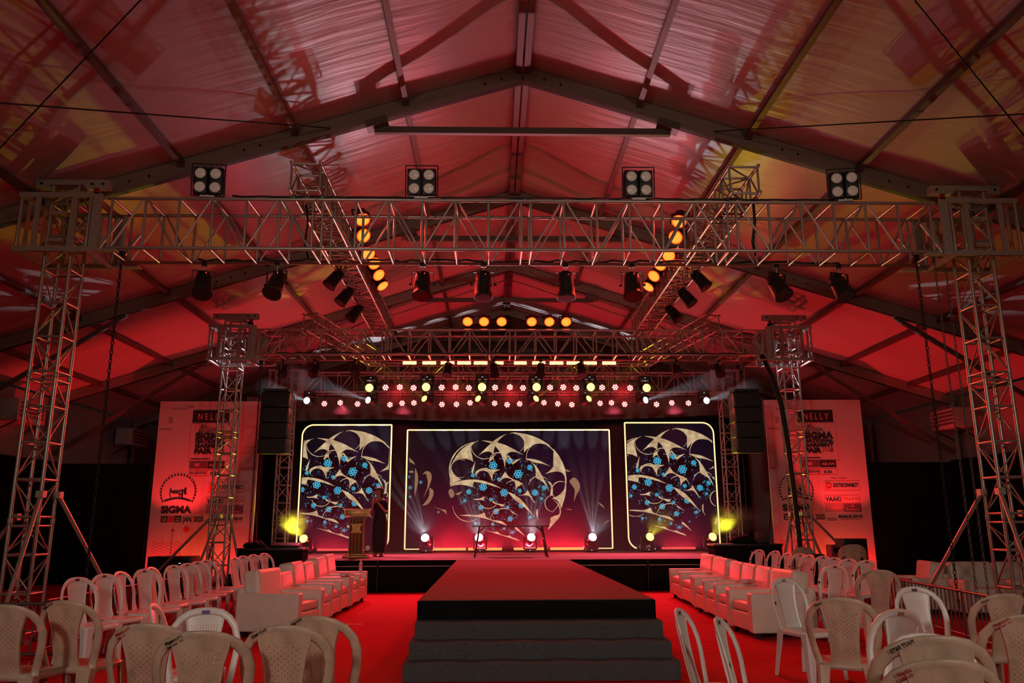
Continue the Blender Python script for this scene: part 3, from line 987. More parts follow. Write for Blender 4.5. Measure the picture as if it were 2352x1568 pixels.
# red pixel bars on the deck
FB = [(-2.244, -1.253, 1), (-1.189, -0.195, 1), (0.149, 1.133, 1), (1.223, 2.209, 1), (-5.586, -4.639, 0), (4.509, 5.515, 0)]
for i, (a, b, br) in enumerate(FB):
    lb = ['before the centre screen, leftmost', 'before the centre screen behind the table\'s near leg', 'before the centre screen behind the table\'s far leg', 'before the centre screen, rightmost', 'beside the podium foot', 'below the screen away from the podium'][i]
    t = thing('led_batten', 'red LED batten on the stage floor %s' % lb, 'LED batten', ((a + b) / 2, 24.12, SZ), group='red floor battens')
    box('housing', (0, 0.03, 0.05), (b - a + 0.02, 0.08, 0.10), 'black_metal', t)
    n = 24
    v, f = [], []
    for k in range(n):
        x0 = a + (b - a) * (k + 0.08) / n - (a + b) / 2
        x1 = a + (b - a) * (k + 0.92) / n - (a + b) / 2
        q = len(v)
        v += [(x0, -0.012, 0.055), (x1, -0.012, 0.055), (x1, -0.012, 0.125), (x0, -0.012, 0.125)]
        f.append((q, q + 1, q + 2, q + 3))
    ob('led_pattern', mesh('led_pattern', v, f, 'floor_led' if br else 'floor_led_dim'), t)
    if br:
        area(((a + b) / 2, 24.05, SZ + 0.13), ((a + b) / 2, 23.2, SZ + 2.4), 100, (1.0, 0.015, 0.035), b - a, 0.05)
    else:
        area(((a + b) / 2, 24.05, SZ + 0.13), ((a + b) / 2, 23.2, SZ + 2.4), 40, (1.0, 0.02, 0.06), b - a, 0.05)
# two small round floor lamps beside each side screen
for j, (x, lb) in enumerate(((-4.02, 'behind the podium foot'), (4.02, 'under the screen away from the podium'))):
    t = blinder('small two-lamp floor blinder %s' % lb, x, 24.2, SZ + 0.015, 0, 0, 'floor blinders', 2, 1, 0.95)

# ------------------------------------------------------------------ LED screens
GOLD = [
 [(820,275),(950,285),(1080,325),(1180,380),(1258,428),(1190,400),(1120,395),(1080,430),(1062,490),(1068,560),(1050,470),(1010,380),(940,310)],
 [(800,278),(730,300),(640,350),(570,430),(525,520),(560,480),(620,465),(690,470),(745,500),(710,440),(700,380),(720,330),(760,295)],
 [(515,560),(505,640),(510,745),(560,710),(620,685),(570,650),(535,610)],
 [(1130,195),(1200,195),(1300,210),(1400,245),(1480,290),(1540,335),(1460,310),(1390,310),(1320,345),(1265,405),(1278,330),(1260,260),(1210,215)],
 [(1095,205),(1020,235),(960,275),(900,330),(845,385),(795,435),(860,395),(910,390),(950,420),(960,340),(1000,280),(1050,230)],
 [(1570,365),(1630,440),(1670,530),(1690,640),(1692,700),(1670,620),(1610,600),(1540,610),(1480,630),(1550,580),(1590,500),(1595,420)],
 [(1695,760),(1685,860),(1640,985),(1625,930),(1590,890),(1545,880),(1600,860),(1650,820)],
 [(1630,1040),(1580,1120),(1500,1200),(1530,1140),(1525,1075),(1560,1060),(1600,1050)],
 [(505,757),(560,712),(640,690),(740,680),(850,695),(950,730),(1035,778),(930,745),(830,718),(740,705),(680,715),(740,762),(640,735),(560,740)],
 [(765,600),(800,580),(870,578),(1020,582),(960,605),(940,640),(938,700),(920,640),(885,598),(830,590),(790,610),(770,660)],
 [(1072,600),(1100,650),(1150,680),(1250,725),(1215,735),(1190,770),(1180,800),(1185,740),(1150,690),(1100,665),(1050,670),(1000,715),(1040,650)],
 [(1330,500),(1380,530),(1430,610),(1470,690),(1500,740),(1520,810),(1480,730),(1430,690),(1380,670),(1390,600),(1370,540)],
 [(1095,810),(1150,830),(1210,870),(1260,920),(1310,985),(1370,1070),(1300,1000),(1240,945),(1170,900),(1130,850)],
 [(1300,790),(1330,850),(1380,940),(1350,900),(1310,850),(1270,845),(1220,850),(1280,830)],
 [(750,880),(800,885),(860,855),(855,905),(820,890),(760,895)],
 [(945,895),(980,930),(1070,940),(1045,970),(1000,940),(940,925)],
 [(600,1050),(680,1040),(790,1050),(860,1020),(860,1060),(940,1100),(1040,1105),(1090,1155),(1000,1125),(900,1090),(780,1062)],
 [(1135,1000),(1160,1025),(1210,1058),(1120,1015)],
 [(1170,1165),(1200,1180),(1270,1262),(1220,1225),(1165,1185)],
 [(860,1195),(960,1220),(990,1210),(1020,1240),(1090,1260),(1110,1250),(1140,1275),(1190,1285),(1215,1312),(1100,1272),(980,1235)],
 [(1275,465),(1350,470),(1430,490),(1535,548),(1450,520),(1360,510)],
 [(720,600),(765,490),(755,560),(740,625)],
 [(1080,440),(1105,432),(1130,460),(1150,505),(1180,480),(1240,465),(1200,490),(1160,525),(1140,530),(1120,470),(1095,445),(1080,500)],
 [(900,500),(920,450),(985,418),(945,450),(950,470),(970,500),(940,470),(915,500)],
 [(1500,700),(1540,715),(1560,770),(1555,840),(1530,860),(1548,800),(1540,750)],
 [(1385,1000),(1400,985),(1395,1060),(1420,1110),(1385,1060)],
]
GOLD_DIM = [
 [(85,455),(130,490),(150,530),(110,510),(90,500)],
 [(150,560),(185,640),(180,740),(150,860),(165,720),(150,640)],
 [(225,630),(260,590),(310,605),(325,660),(300,750),(240,870),(290,740),(305,660),(285,615)],
 [(300,765),(345,790),(340,860),(290,940),(230,950),(280,890),(310,820)],
 [(85,600),(120,585),(140,610),(100,615)],
 [(1680,570),(1745,600),(1700,610)],
 [(1720,700),(1790,650),(1850,760),(1800,840),(1770,920),(1790,800),(1750,740)],
 [(340,960),(430,985),(485,1030),(440,1000)],
 [(1680,990),(1740,985),(1745,1000)],
 [(2060,1160),(2090,1110),(2145,1105),(2095,1125)],
 [(2010,920),(2060,940),(2085,985),(2050,960)],
 [(490,800),(520,770),(545,800),(560,850),(520,880),(500,840)],
 [(560,830),(640,800),(600,850)],
 [(420,990),(470,985),(480,1040),(450,1010)],
]
def arc(cx, cy, r, a0, a1, w, n=26):
    o_, i_ = [], []
    for k in range(n + 1):
        a = R(a0 + (a1 - a0) * k / n)
        t_ = w * math.sin(math.pi * k / n) + 1.5
        o_.append((cx + (r + t_) * math.cos(a), cy - (r + t_) * math.sin(a)))
        i_.append((cx + (r - t_) * math.cos(a), cy - (r - t_) * math.sin(a)))
    return [[o_[k], o_[k + 1], i_[k + 1], i_[k]] for k in range(n)]


ARCS = [arc(800, 590, 300, 100, 205, 5), arc(1240, 690, 452, 78, -48, 6), arc(1000, 500, 95, 20, 160, 3), arc(860, 690, 120, 30, 150, 3),
        arc(1160, 800, 105, 20, 140, 3), arc(1420, 760, 110, 40, 170, 3), arc(1060, 1130, 150, 60, 165, 3), arc(1640, 800, 95, 60, 250, 4),
        arc(1500, 1010, 130, -60, 60, 4), arc(610, 570, 95, 60, 300, 2), arc(1170, 300, 105, -60, 120, 2), arc(1440, 450, 150, 60, 200, 2),
        arc(860, 330, 140, 170, 300, 2), arc(1560, 930, 85, 90, 270, 3), arc(900, 880, 100, 200, 330, 2), arc(700, 950, 160, 180, 300, 2)]
BALLS = [(948,540,45),(1118,490,35),(1205,628,47),(1325,560,30),(845,760,42),(1060,820,42),(1375,820,35),(1470,770,25),(700,810,28),(825,970,28),(978,1010,32),(1235,950,32),(1120,1085,28),(925,890,20),(1220,800,22),(1005,680,20),(740,640,22),(1098,968,18),(945,1140,18),(1140,1220,14),(1325,1070,18),(1060,1185,14),(1440,880,16),(770,1130,16),(660,900,18)]
BLUR_BALLS = [(210,710,20),(105,765,22),(105,860,16),(90,655,16),(395,1015,14),(1330,690,14),(1250,1165,12)]
IX, IZ = 0.00298, 0.002913


def uv(p):
    return ((p[0] - 1111) * IX, 4.32 - (p[1] - 170) * IZ)


def smooth_poly(pts, it=2):
    """Chaikin corner cutting, keeping sharp tips"""
    for _ in range(it):
        out = []
        n = len(pts)
        for i in range(n):
            a, b, c = Vector(pts[i - 1]), Vector(pts[i]), Vector(pts[(i + 1) % n])
            u, w = (a - b), (c - b)
            if u.length and w.length and u.normalized().dot(w.normalized()) > 0.35:
                out.append(tuple(b))
            else:
                out.append(tuple(b + u * 0.25))
                out.append(tuple(b + w * 0.25))
        pts = out
    return pts


def layer(polys, y, win, shift, name, m, parent, prefix_faces=True):
    """flat picture layer, clipped to the window (x0,x1,z0,z1) of one screen"""
    bm = bmesh.new()
    for poly in polys:
        vs_ = [bm.verts.new((a + shift[0], y, b + shift[1])) for a, b in poly]
        try:
            bm.faces.new(vs_)
        except ValueError:
            pass
    bmesh.ops.triangulate(bm, faces=bm.faces[:])
    x0, x1, z0, z1 = win
    for co, no in (((x0, 0, 0), (-1, 0, 0)), ((x1, 0, 0), (1, 0, 0)), ((0, 0, z0), (0, 0, -1)), ((0, 0, z1), (0, 0, 1))):
        bmesh.ops.bisect_plane(bm, geom=bm.verts[:] + bm.edges[:] + bm.faces[:], plane_co=co, plane_no=no, clear_outer=True)
    if not bm.faces:
        bm.free()
        return
    for f_ in bm.faces:
        if f_.normal.y > 0:
            f_.normal_flip()
    return props(ob(name, bm_mesh(name, bm, m), parent), kind='stuff')


def disc(c, r, n=10):
    return [(c[0] + r * math.cos(2 * math.pi * i / n), c[1] + r * math.sin(2 * math.pi * i / n)) for i in range(n)]


gold = [[uv(p) for p in smooth_poly(s_)] for s_ in GOLD] + [[uv(p) for p in q_] for s_ in ARCS for q_ in s_]
gold_dim = [[uv(p) for p in smooth_poly(s_)] for s_ in GOLD_DIM]
blue, dots, balls = [], [], []
g2 = random.Random(3)
for x, y_, r in BALLS:
    c = uv((x, y_))
    rr = r * IX
    th0 = g2.uniform(0, 1)
    balls.append(disc(c, rr * 2.3, 24))
    for k in range(7):
        a = th0 + k * math.pi / 3
        cc = c if k == 6 else (c[0] + rr * 0.62 * math.cos(a), c[1] + rr * 0.62 * math.sin(a))
        n = 9
        for j in range(n):
            a0, a1 = 2 * math.pi * j / n, 2 * math.pi * (j + 1) / n
            ro, ri = rr * 0.38, rr * 0.16
            blue.append([(cc[0] + ro * math.cos(a0), cc[1] + ro * math.sin(a0)), (cc[0] + ro * math.cos(a1), cc[1] + ro * math.sin(a1)),
                         (cc[0] + ri * math.cos(a1), cc[1] + ri * math.sin(a1)), (cc[0] + ri * math.cos(a0), cc[1] + ri * math.sin(a0))])
    for k in range(26):
        a, d_ = g2.uniform(0, 6.28), rr * g2.uniform(1.2, 3.3)
        dots.append(disc((c[0] + d_ * math.cos(a), c[1] + d_ * math.sin(a)), g2.choice((0.006, 0.006, 0.008, 0.010, 0.016, 0.022)), 6))
for x, y_, r in BLUR_BALLS:
    dots.append(disc(uv((x, y_)), r * IX * 0.9, 10))
for k in range(70):
    dots.append(disc(uv((g2.uniform(620, 1540), g2.uniform(620, 1180))), g2.choice((0.006, 0.009)), 5))
for k in range(60):
    dots.append(disc(uv((g2.uniform(110, 2100), g2.uniform(900, 1330))), 0.005, 5))

SCREEN_Y = 24.6


def led_screen(label, x0, x1, z0, z1, shift, rounds, fr):
    cx = (x0 + x1) / 2
    t = thing('led_screen', label, 'LED screen', (cx, SCREEN_Y, SZ), group='LED screens')
    o = Vector((cx, SCREEN_Y, SZ))
    box('panel', (0, 0.06, (z0 + z1) / 2 - SZ), (x1 - x0, 0.10, z1 - z0), 'screen_dark', t)
    box('plinth', (0, 0.10, (z0 - SZ) / 2), (x1 - x0 - 0.1, 0.2, z0 - SZ), 'black_cloth', t)
    win = (x0 + 0.03 - cx, x1 - 0.03 - cx, z0 + 0.03 - SZ, z1 - 0.03 - SZ)
    sh = (shift[0] - cx, shift[1] - SZ)
    layer(balls, -0.004, win, sh, 'ball_pattern', 'img_ball', t)
    layer(gold_dim, -0.006, win, sh, 'blurred_gold_pattern', 'img_gold_dim', t)
    layer(blue, -0.009, win, sh, 'blue_cell_pattern', 'img_blue', t)
    layer(dots, -0.008, win, sh, 'blue_dot_pattern', 'img_blue_dim', t)
    layer(gold, -0.012, win, sh, 'gold_web_pattern', 'img_gold', t)
    # neon outline; rounds = radius at (bottom-left, bottom-right, top-right, top-left)
    a0, a1, b0, b1 = x0 - cx - fr, x1 - cx + fr, z0 - SZ, z1 - SZ + fr
    cs = [((a0, b0), 180), ((a1, b0), 270), ((a1, b1), 0), ((a0, b1), 90)]
    pts = []
    for ((px_, pz), st), r in zip(cs, rounds):
        if r == 0:
            pts.append((px_, -0.03, pz))
        else:
            ccx = px_ + (r if px_ < 0 else -r)
            ccz = pz + (r if pz < (b0 + b1) / 2 else -r)
            for k in range(9):
                a = R(st + 90 * k / 8)
                pts.append((ccx + r * math.cos(a), -0.03, ccz + r * math.sin(a)))
    segs = []
    for i in range(len(pts)):
        a, b = pts[i], pts[(i + 1) % len(pts)]
        if abs(a[2] - b0) < 1e-4 and abs(b[2] - b0) < 1e-4:      # the lower edge is lit at its ends only
            dx = 0.46 * (1 if b[0] > a[0] else -1)
            bar('neon_tube', a, (a[0] + dx, a[1], a[2]), 0.014, 'neon', t, 6)
            bar('neon_tube', (b[0] - dx, b[1], b[2]), b, 0.014, 'neon', t, 6)
            continue
        segs.append((a, b))
    # join consecutive segments into one run
    run = [segs[0][0]]
    runs = []
    for a, b in segs:
        if (Vector(a) - Vector(run[-1])).length > 1e-5:
            runs.append(run)
            run = [a]
        run.append(b)
    runs.append(run)
    if len(runs) > 1 and (Vector(runs[-1][-1]) - Vector(runs[0][0])).length < 1e-5:
        runs[0] = runs.pop()[:-1] + runs[0]
    for rn in runs:
        # sharp corners are kept by doubling the points round them
        q = []
        for i, p in enumerate(rn):
            p = Vector(p)
            if 0 < i < len(rn) - 1:
                u = (Vector(rn[i - 1]) - p)
                w_ = (Vector(rn[i + 1]) - p)
                if abs(u.normalized().dot(w_.normalized())) < 0.3:
                    q += [p + u.normalized() * 0.015, p + (u.normalized() + w_.normalized()) * 0.004, p + w_.normalized() * 0.015]
                    continue
            q.append(p)
        ob('neon_outline', tube_mesh('neon_outline', q, 0.021, 'neon', 6), t)
    return t


led_screen('tall LED screen with yellow outline behind the podium', -6.28, -3.60, 0.76, 4.47, (-5.0, 0.08), (0, 0.34, 0, 0.34), 0.02)
led_screen('wide centre LED screen showing a golden fractal globe', -3.07, 3.11, 0.78, 4.31, (0.03, 0.0), (0, 0, 0, 0), 0.02)
led_screen('tall LED screen with yellow outline away from the podium', 3.64, 6.36, 0.76, 4.53, (5.08, 0.13), (0.34, 0, 0.34, 0), 0.02)

# ------------------------------------------------------------------ line arrays
for s in (-1, 1):
    side = 'podium side' if s < 0 else 'side away from the podium'
    t = thing('line_array', 'black hanging line array speaker on the %s' % side, 'speaker', (s * 5.55, 18.75, 3.10), group='line arrays')
    box('fly_frame', (0, 0, 1.48), (0.60, 0.42, 0.06), 'black_metal', t)
    for k in range(4):
        c = box('cabinet', (0, 0.01 * (k - 1), 0.18 + 0.355 * k), (0.66, 0.46, 0.345), 'black_plastic', t, rot=(R(2 * (1.5 - k)), 0, 0), bev=0.012)
        box('grille', (0, -0.232, 0), (0.60, 0.012, 0.30), 'black_rubber', c)
        for q in (-1, 1):
            box('side_handle', (q * 0.331, 0, 0), (0.012, 0.14, 0.05), 'black_metal', c)
    for q in (-1, 1):
        bar('rigging_rod', (q * 0.30, 0.1, 1.5), (0, 0.1, 1.86), 0.008, 'chain_steel', t)
    bar('chain_hoist', (0, 0.1, 1.80), (0, 0.1, 2.02), 0.05, 'black_metal', t, 10)
    bar('suspension_chain', (0, 0.1, 2.0), (0, 0.1, 2.36), 0.018, 'chain_steel', t, 6)
    bar('pull_rope', (-s * 0.1, 0.1, 0.0), (-s * 0.1, 0.1, -2.4), 0.008, 'black_rubber', t, 5)

# ------------------------------------------------------------------ banners
def sewing_logo(t, u, z, s):
    """circle logo: broken ring, machine outline and base arc"""
    pts = []
    for a0, a1 in ((-40, 215),):
        for i in range(49):
            a = R(a0 + (a1 - a0) * i / 48)
            pts.append((u + s * math.cos(a), -0.012, z + s * math.sin(a)))
    v, f = [], []
    for i, a in enumerate(pts):
        if i % 2 == 0 or i == len(pts) - 1:
            continue
        b = pts[i + 1]
        d = Vector(b) - Vector(a)
        nrm = Vector((-d.z, 0, d.x)).normalized() * 0.022
        q = len(v)
        v += [Vector(a) - nrm, Vector(b) - nrm, Vector(b) + nrm, Vector(a) + nrm]
        f.append((q, q + 1, q + 2, q + 3))
    ob('ring_lettering', mesh('ring_lettering', v, f, 'ink_black'), t)

    def stroke(ps, w):
        v, f = [], []
        for i, p in enumerate(ps):
            a = Vector((ps[max(i - 1, 0)][0], 0, ps[max(i - 1, 0)][1]))
            b = Vector((ps[min(i + 1, len(ps) - 1)][0], 0, ps[min(i + 1, len(ps) - 1)][1]))
            d = (b - a).normalized()
            n_ = Vector((-d.z, 0, d.x)) * w
            c = Vector((u + p[0] * s, -0.012, z + p[1] * s))
            v += [c - n_, c + n_]
        for i in range(len(ps) - 1):
            f.append((2 * i, 2 * i + 2, 2 * i + 3, 2 * i + 1))
        ob('logo_stroke', mesh('logo_stroke', v, f, 'ink_black'), t)
    stroke([(-0.75 + 0.15 * i, -0.52 + 0.16 * math.sin(math.pi * i / 10)) for i in range(11)], 0.018)
    stroke([(-0.45, 0.20), (-0.40, 0.02), (-0.25, 0.04), (0.12, 0.05), (0.22, 0.10), (0.32, 0.06)], 0.014)
    stroke([(-0.45, 0.16), (-0.48, -0.10), (-0.42, -0.30)], 0.012)
    stroke([(-0.40, 0.02), (-0.30, -0.06), (0.05, -0.07), (0.12, -0.15), (0.28, -0.12)], 0.012)
    stroke([(0.25, 0.04), (0.24, -0.38)], 0.022)
    stroke([(0.08, -0.08), (0.08, -0.28)], 0.010)
    stroke([(0.42, 0.22), (0.38, 0.02), (0.44, -0.14)], 0.028)


def banner(side, xl, w, top, flip):
    t = thing('printed_banner', 'tall white printed fair banner lit red on the %s' % side, 'banner', (xl, 21.0, 0), group='printed banners')
    box('print_sheet', (w / 2, 0.03, top / 2 + 0.04), (w, 0.06, top - 0.08), 'banner_vinyl', t)
    for q in (0.1, w - 0.1):
        bar('rear_strut', (q, 0.08, 0.03), (q, 0.08, top - 0.1), 0.025, 'black_metal', t)
        bar('rear_strut', (q, 0.1, top * 0.6), (q, 1.1, 0.02), 0.02, 'black_metal', t)

    def rect(a, m, nm='print_block'):
        u0, z1, u1, z0 = a
        ob(nm, box_mesh(m), t, ((u0 + u1) / 2, -0.002, (z0 + z1) / 2 - 0.1), None, (u1 - u0, 0.004, z1 - z0))

    def frame(a, m='ink_red', th=0.010):
        u0, z1, u1, z0 = a
        rect((u0, z1, u1, z1 - th), m, 'print_line')
        rect((u0, z0 + th, u1, z0), m, 'print_line')
        rect((u0, z1, u0 + th, z0), m, 'print_line')
        rect((u1 - th, z1, u1, z0), m, 'print_line')

    def tx(s, a, m='ink_black', bold=0.0):
        u0, z1, u1, z0 = a
        text('lettering', s, (z1 - z0) * 1.38, m, t, (u0, -0.008, z0 - 0.1), width=u1 - u0, bold=bold)
    rect((0.873, 4.544, 1.822, 4.221), 'ink_black')
    tx('N E L L Y', (1.02, 4.47, 1.70, 4.29), 'ink_pink')
    tx('7', (0.92, 4.18, 1.06, 3.97), 'ink_pink', 0.004)
    tx('th', (1.10, 4.176, 1.238, 4.075))
    tx('EDITION', (1.073, 4.063, 1.509, 3.971))
    tx('SIGMA', (0.983, 3.947, 1.779, 3.788), bold=0.012)
    tx('NATIONAL', (0.992, 3.774, 1.772, 3.682), bold=0.007)
    tx('GARMENT', (0.992, 3.659, 1.772, 3.567), bold=0.007)
    tx('FAIR', (0.988, 3.532, 1.439, 3.408), bold=0.010)
    tx('2025', (1.46, 3.53, 1.74, 3.43), 'ink_red')
    rect((1.67, 3.52, 1.75, 3.42), 'ink_plum')
    frame((0.843, 4.20, 1.877, 3.20))
    rect((0.905, 3.283, 1.40, 3.262), 'ink_black', 'print_line')
    rect((0.886, 3.217, 1.344, 3.028), 'ink_plum')
    tx('W', (1.02, 3.17, 1.16, 3.08), 'ink_pink', 0.006)
    rect((1.352, 3.217, 1.79, 3.028), 'ink_black')
    tx('ABOW', (1.40, 3.16, 1.75, 3.08), 'ink_pink')
    frame((0.891, 2.991, 1.351, 2.829))
    tx('BELEZIONE', (0.91, 2.94, 1.33, 2.88))
    frame((1.353, 2.991, 1.813, 2.829))
    tx('ab', (1.44, 2.95, 1.66, 2.87))
    tx('SIGMA', (0.271, 2.073, 1.043, 1.91), bold=0.012)
    sewing_logo(t, 0.67, 2.33, 0.44)
    rect((0.285, 1.826, 0.455, 1.675), 'ink_black')
    tx('20', (0.31, 1.80, 0.43, 1.70), 'banner_vinyl', 0.003)
    rect((0.47, 1.825, 0.616, 1.674), 'ink_red')
    rect((0.631, 1.833, 0.801, 1.673), 'ink_black')
    tx('22', (0.655, 1.80, 0.775, 1.70), 'banner_vinyl', 0.003)
    tx('JAN. 2025', (0.839, 1.815, 1.364, 1.686), bold=0.003)
    frame((1.417, 2.672, 2.358, 2.418))
    tx('D', (1.46, 2.62, 1.62, 2.47), 'ink_red', 0.012)
    tx('DOTSCONNECT', (1.66, 2.60, 2.32, 2.51), bold=0.003)
    tx('Power Partner', (1.62, 2.75, 2.02, 2.71), 'ink_red')
    frame((1.388, 2.303, 2.351, 2.095))
    tx('VAAKI', (1.42, 2.26, 1.83, 2.14), bold=0.002)
    rect((1.87, 2.30, 1.885, 2.10), 'ink_red', 'print_line')
    tx('MILL & CO', (1.92, 2.24, 2.32, 2.17), 'ink_red')
    rect((1.40, 2.084, 1.879, 1.878), 'ink_grey')
    tx('GAMO', (1.46, 2.03, 1.80, 1.94), 'ink_pink')
    rect((1.879, 2.084, 2.351, 1.878), 'ink_plum')
    tx('S', (2.09, 2.06, 2.15, 2.00), 'ink_pink')
    tx('Sreemart', (1.95, 1.98, 2.30, 1.91), 'ink_pink')
    tx('MARINE DRIVE', (1.724, 1.791, 2.349, 1.717), bold=0.002)
    tx('EXHIBITION HALL', (1.78, 1.69, 2.33, 1.66), 'ink_red')
    for k in range(2):
        v = []
        for i in range(25):
            u = 1.40 + 0.28 * i / 24
            zz = 1.70 - 0.04 * k + 0.008 * math.sin(i * 1.05)
            v += [(u, -0.006, zz - 0.1), (u, -0.006, zz - 0.088)]
        ob('print_wave', mesh('print_wave', v, [(2 * i, 2 * i + 2, 2 * i + 3, 2 * i + 1) for i in range(24)], 'ink_black'), t)
    rect((0.567, 1.50, 0.66, 1.45), 'ink_red')
    ob('print_disc', lathe_mesh('print_disc', [(0.08, 0), (0.08, 0.003)], 'ink_red', 20), t, (0.955, -0.001, 1.40), (R(90), 0, 0))
    for k in range(5):
        v = []
        for i in range(41):
            u = 0.12 + 0.75 * i / 40
            zz = 1.15 - 0.075 * k + 0.03 * math.sin(i * 0.62 + 0.3 * k)
            v += [(u, -0.006, zz - 0.1), (u, -0.006, zz - 0.085)]
        ob('print_wave', mesh('print_wave', v, [(2 * i, 2 * i + 2, 2 * i + 3, 2 * i + 1) for i in range(40)], 'ink_red'), t)
    for a in ((0.30, 4.60, 0.75, 4.56), (0.70, 4.66, 0.88, 4.60), (0.26, 4.36, 0.36, 4.20), (0.05, 4.06, 0.36, 4.02)):
        rect(a, 'ink_grey', 'print_smudge')
    # three red-orange par lights on the floor washing the print from below
    for i, u in enumerate((0.35, w * 0.55, w - 0.25)):
        lp = thing('floor_par', 'floor par light, %s from the stage end, washing the %s banner red' % (ORD[2 - i if flip else i], side), 'par light', (xl + u, 20.35, 0), group='banner floor lights')
        box('bracket', (0, 0, 0.02), (0.26, 0.16, 0.03), 'black_metal', lp)
        for q in (-1, 1):
            box('yoke_arm', (q * 0.125, 0, 0.12), (0.012, 0.04, 0.22), 'black_metal', lp)
        b = ob('can_body', lathe_mesh('floorcan', [(0.07, -0.14), (0.10, -0.10), (0.11, 0.08), (0.115, 0.10)], 'black_metal', 16), lp, (0, 0, 0.20), (R(-28), 0, 0))
        ob('lens', lathe_mesh('floorlens', [(0.10, 0.101), (0.10, 0.104)], 'cob_ring', 16), b)
        spot((xl + u, 20.40, 0.33), (xl + u, 20.98, 0.80), 40, (1.0, 0.022, 0.02) if i != 1 else (1.0, 0.07, 0.02), 125, 0.7, 0.06)
    spot((xl + w * 0.5, 20.1, 0.4), (xl + w * 0.5 + (-1.5 if xl < 0 else 1.5), 18.8, 7.0), 700, (1.0, 0.02, 0.025), 88, 0.25, 0.05)
    return t


banner('podium side', -9.21, 2.63, 4.68, False)
banner('barricade side', 6.80, 2.60, 4.72, True)

# ------------------------------------------------------------------ podium, speaker, table
t = thing('podium', 'fluted golden-brown wooden podium on the stage', 'podium', (-3.84, 20.4, SZ), R(3))
box('foot', (0, 0, 0.03), (0.62, 0.46, 0.06), 'gold_wood', t, bev=0.012)
box('foot_step', (0, 0, 0.08), (0.50, 0.38, 0.05), 'gold_wood', t, bev=0.01)
box('column', (0, 0.02, 0.52), (0.36, 0.26, 0.86), 'dark_wood', t)
for k in range(13):
    bar('flute', (-0.165 + 0.0275 * k, -0.115, 0.11), (-0.165 + 0.0275 * k, -0.115, 0.94), 0.0125, 'dark_wood' if k % 3 == 1 else 'gold_wood', t, 8)
v = []
for i in range(9):
    a = i / 8
    v.append((-0.15 + 0.06 * math.sin(math.pi * a), 0.60 + 0.22 * a))
v += [(-x, z) for x, z in reversed(v)]
pts = [(x, -0.135, z) for x, z in v] + [(x, -0.11, z) for x, z in v]
n = len(v)
ob('front_plaque', mesh('front_plaque', pts, [tuple(range(n)), tuple(range(2 * n - 1, n - 1, -1))] + [(i, n + i, n + (i + 1) % n, (i + 1) % n) for i in range(n)], 'gold_wood'), t)
box('neck', (0, 0.02, 0.96), (0.42, 0.30, 0.04), 'dark_wood', t)
box('reading_top', (0, 0.0, 1.08), (0.60, 0.42, 0.17), 'gold_wood', t, rot=(R(-3), 0, 0), bev=0.012)
for z in (1.01, 1.15):
    box('top_moulding', (0, -0.205, z), (0.62, 0.03, 0.022), 'gold_wood', t)
for s in (-1, 1):
    box('corner_moulding', (s * 0.285, -0.212, 1.08), (0.04, 0.02, 0.14), 'gold_wood', t)


def skin_body(name, joints, edges, m, parent, root=0, sub=2):
    me = bpy.data.meshes.new(name)
    me.from_pydata([j[0] for j in joints], edges, [])
    o = bpy.data.objects.new(name, me)
    COL.objects.link(o)
    o.parent = parent
    sk = o.modifiers.new('skin', 'SKIN')
    sk.use_smooth_shade = True
    for i, j in enumerate(joints):
        d = me.skin_vertices[0].data[i]
        r = j[1]
        d.radius = r if isinstance(r, tuple) else (r, r)
        d.use_root = (i == root)
    sb = o.modifiers.new('sub', 'SUBSURF')
    sb.levels = sb.render_levels = sub
    me.materials.append(MAT[m])
    return o


# person facing the podium, holding a microphone at the mouth, long dark dress
per = thing('person', 'person in long dark dress holding a microphone beside the podium', 'person', (-3.42, 21.3, SZ), R(0))
J = [((0.02, 0, 0.95), (0.15, 0.11)),      # 0 pelvis
     ((0.02, 0.01, 1.10), (0.125, 0.095)),
     ((0.00, 0.01, 1.27), (0.15, 0.105)),
     ((-0.01, 0.01, 1.41), (0.13, 0.085)),
     ((-0.02, 0.0, 1.47), (0.055, 0.055)),   # 4 neck
     ((-0.03, -0.005, 1.53), (0.05, 0.05)),
     ((-0.045, -0.01, 1.585), (0.072, 0.080)),  # 6 head low
     ((-0.035, -0.005, 1.66), (0.078, 0.088)),
     ((-0.030, 0.0, 1.71), (0.05, 0.06)),
     # right arm (image left)
     ((-0.15, -0.01, 1.39), 0.052), ((-0.185, -0.05, 1.22), 0.043), ((-0.185, -0.12, 1.17), 0.040), ((-0.145, -0.19, 1.35), 0.030), ((-0.125, -0.20, 1.43), 0.026),
     # left arm
     ((0.145, -0.01, 1.39), 0.052), ((0.175, -0.06, 1.18), 0.043), ((0.165, -0.11, 1.13), 0.040), ((0.0, -0.20, 1.33), 0.030), ((-0.05, -0.205, 1.40), 0.026),
     # legs
     ((-0.06, 0.0, 0.85), 0.105), ((-0.055, -0.01, 0.48), 0.07), ((-0.05, 0.02, 0.12), 0.045), ((-0.055, 0.0, 0.06), 0.04), ((-0.09, -0.10, 0.035), (0.038, 0.03)),
     ((0.09, 0.0, 0.85), 0.105), ((0.09, -0.01, 0.48), 0.07), ((0.10, 0.02, 0.12), 0.045), ((0.10, 0.0, 0.06), 0.04), ((0.075, -0.12, 0.035), (0.038, 0.03))]
Eg = [(0, 1), (1, 2), (2, 3), (3, 4), (4, 5), (5, 6), (6, 7), (7, 8), (3, 9), (9, 10), (10, 11), (11, 12), (12, 13),
      (3, 14), (14, 15), (15, 16), (16, 17), (17, 18), (0, 19), (19, 20), (20, 21), (21, 22), (22, 23), (0, 24), (24, 25), (25, 26), (26, 27), (27, 28)]
skin_body('body', J, Eg, 'skin', per)


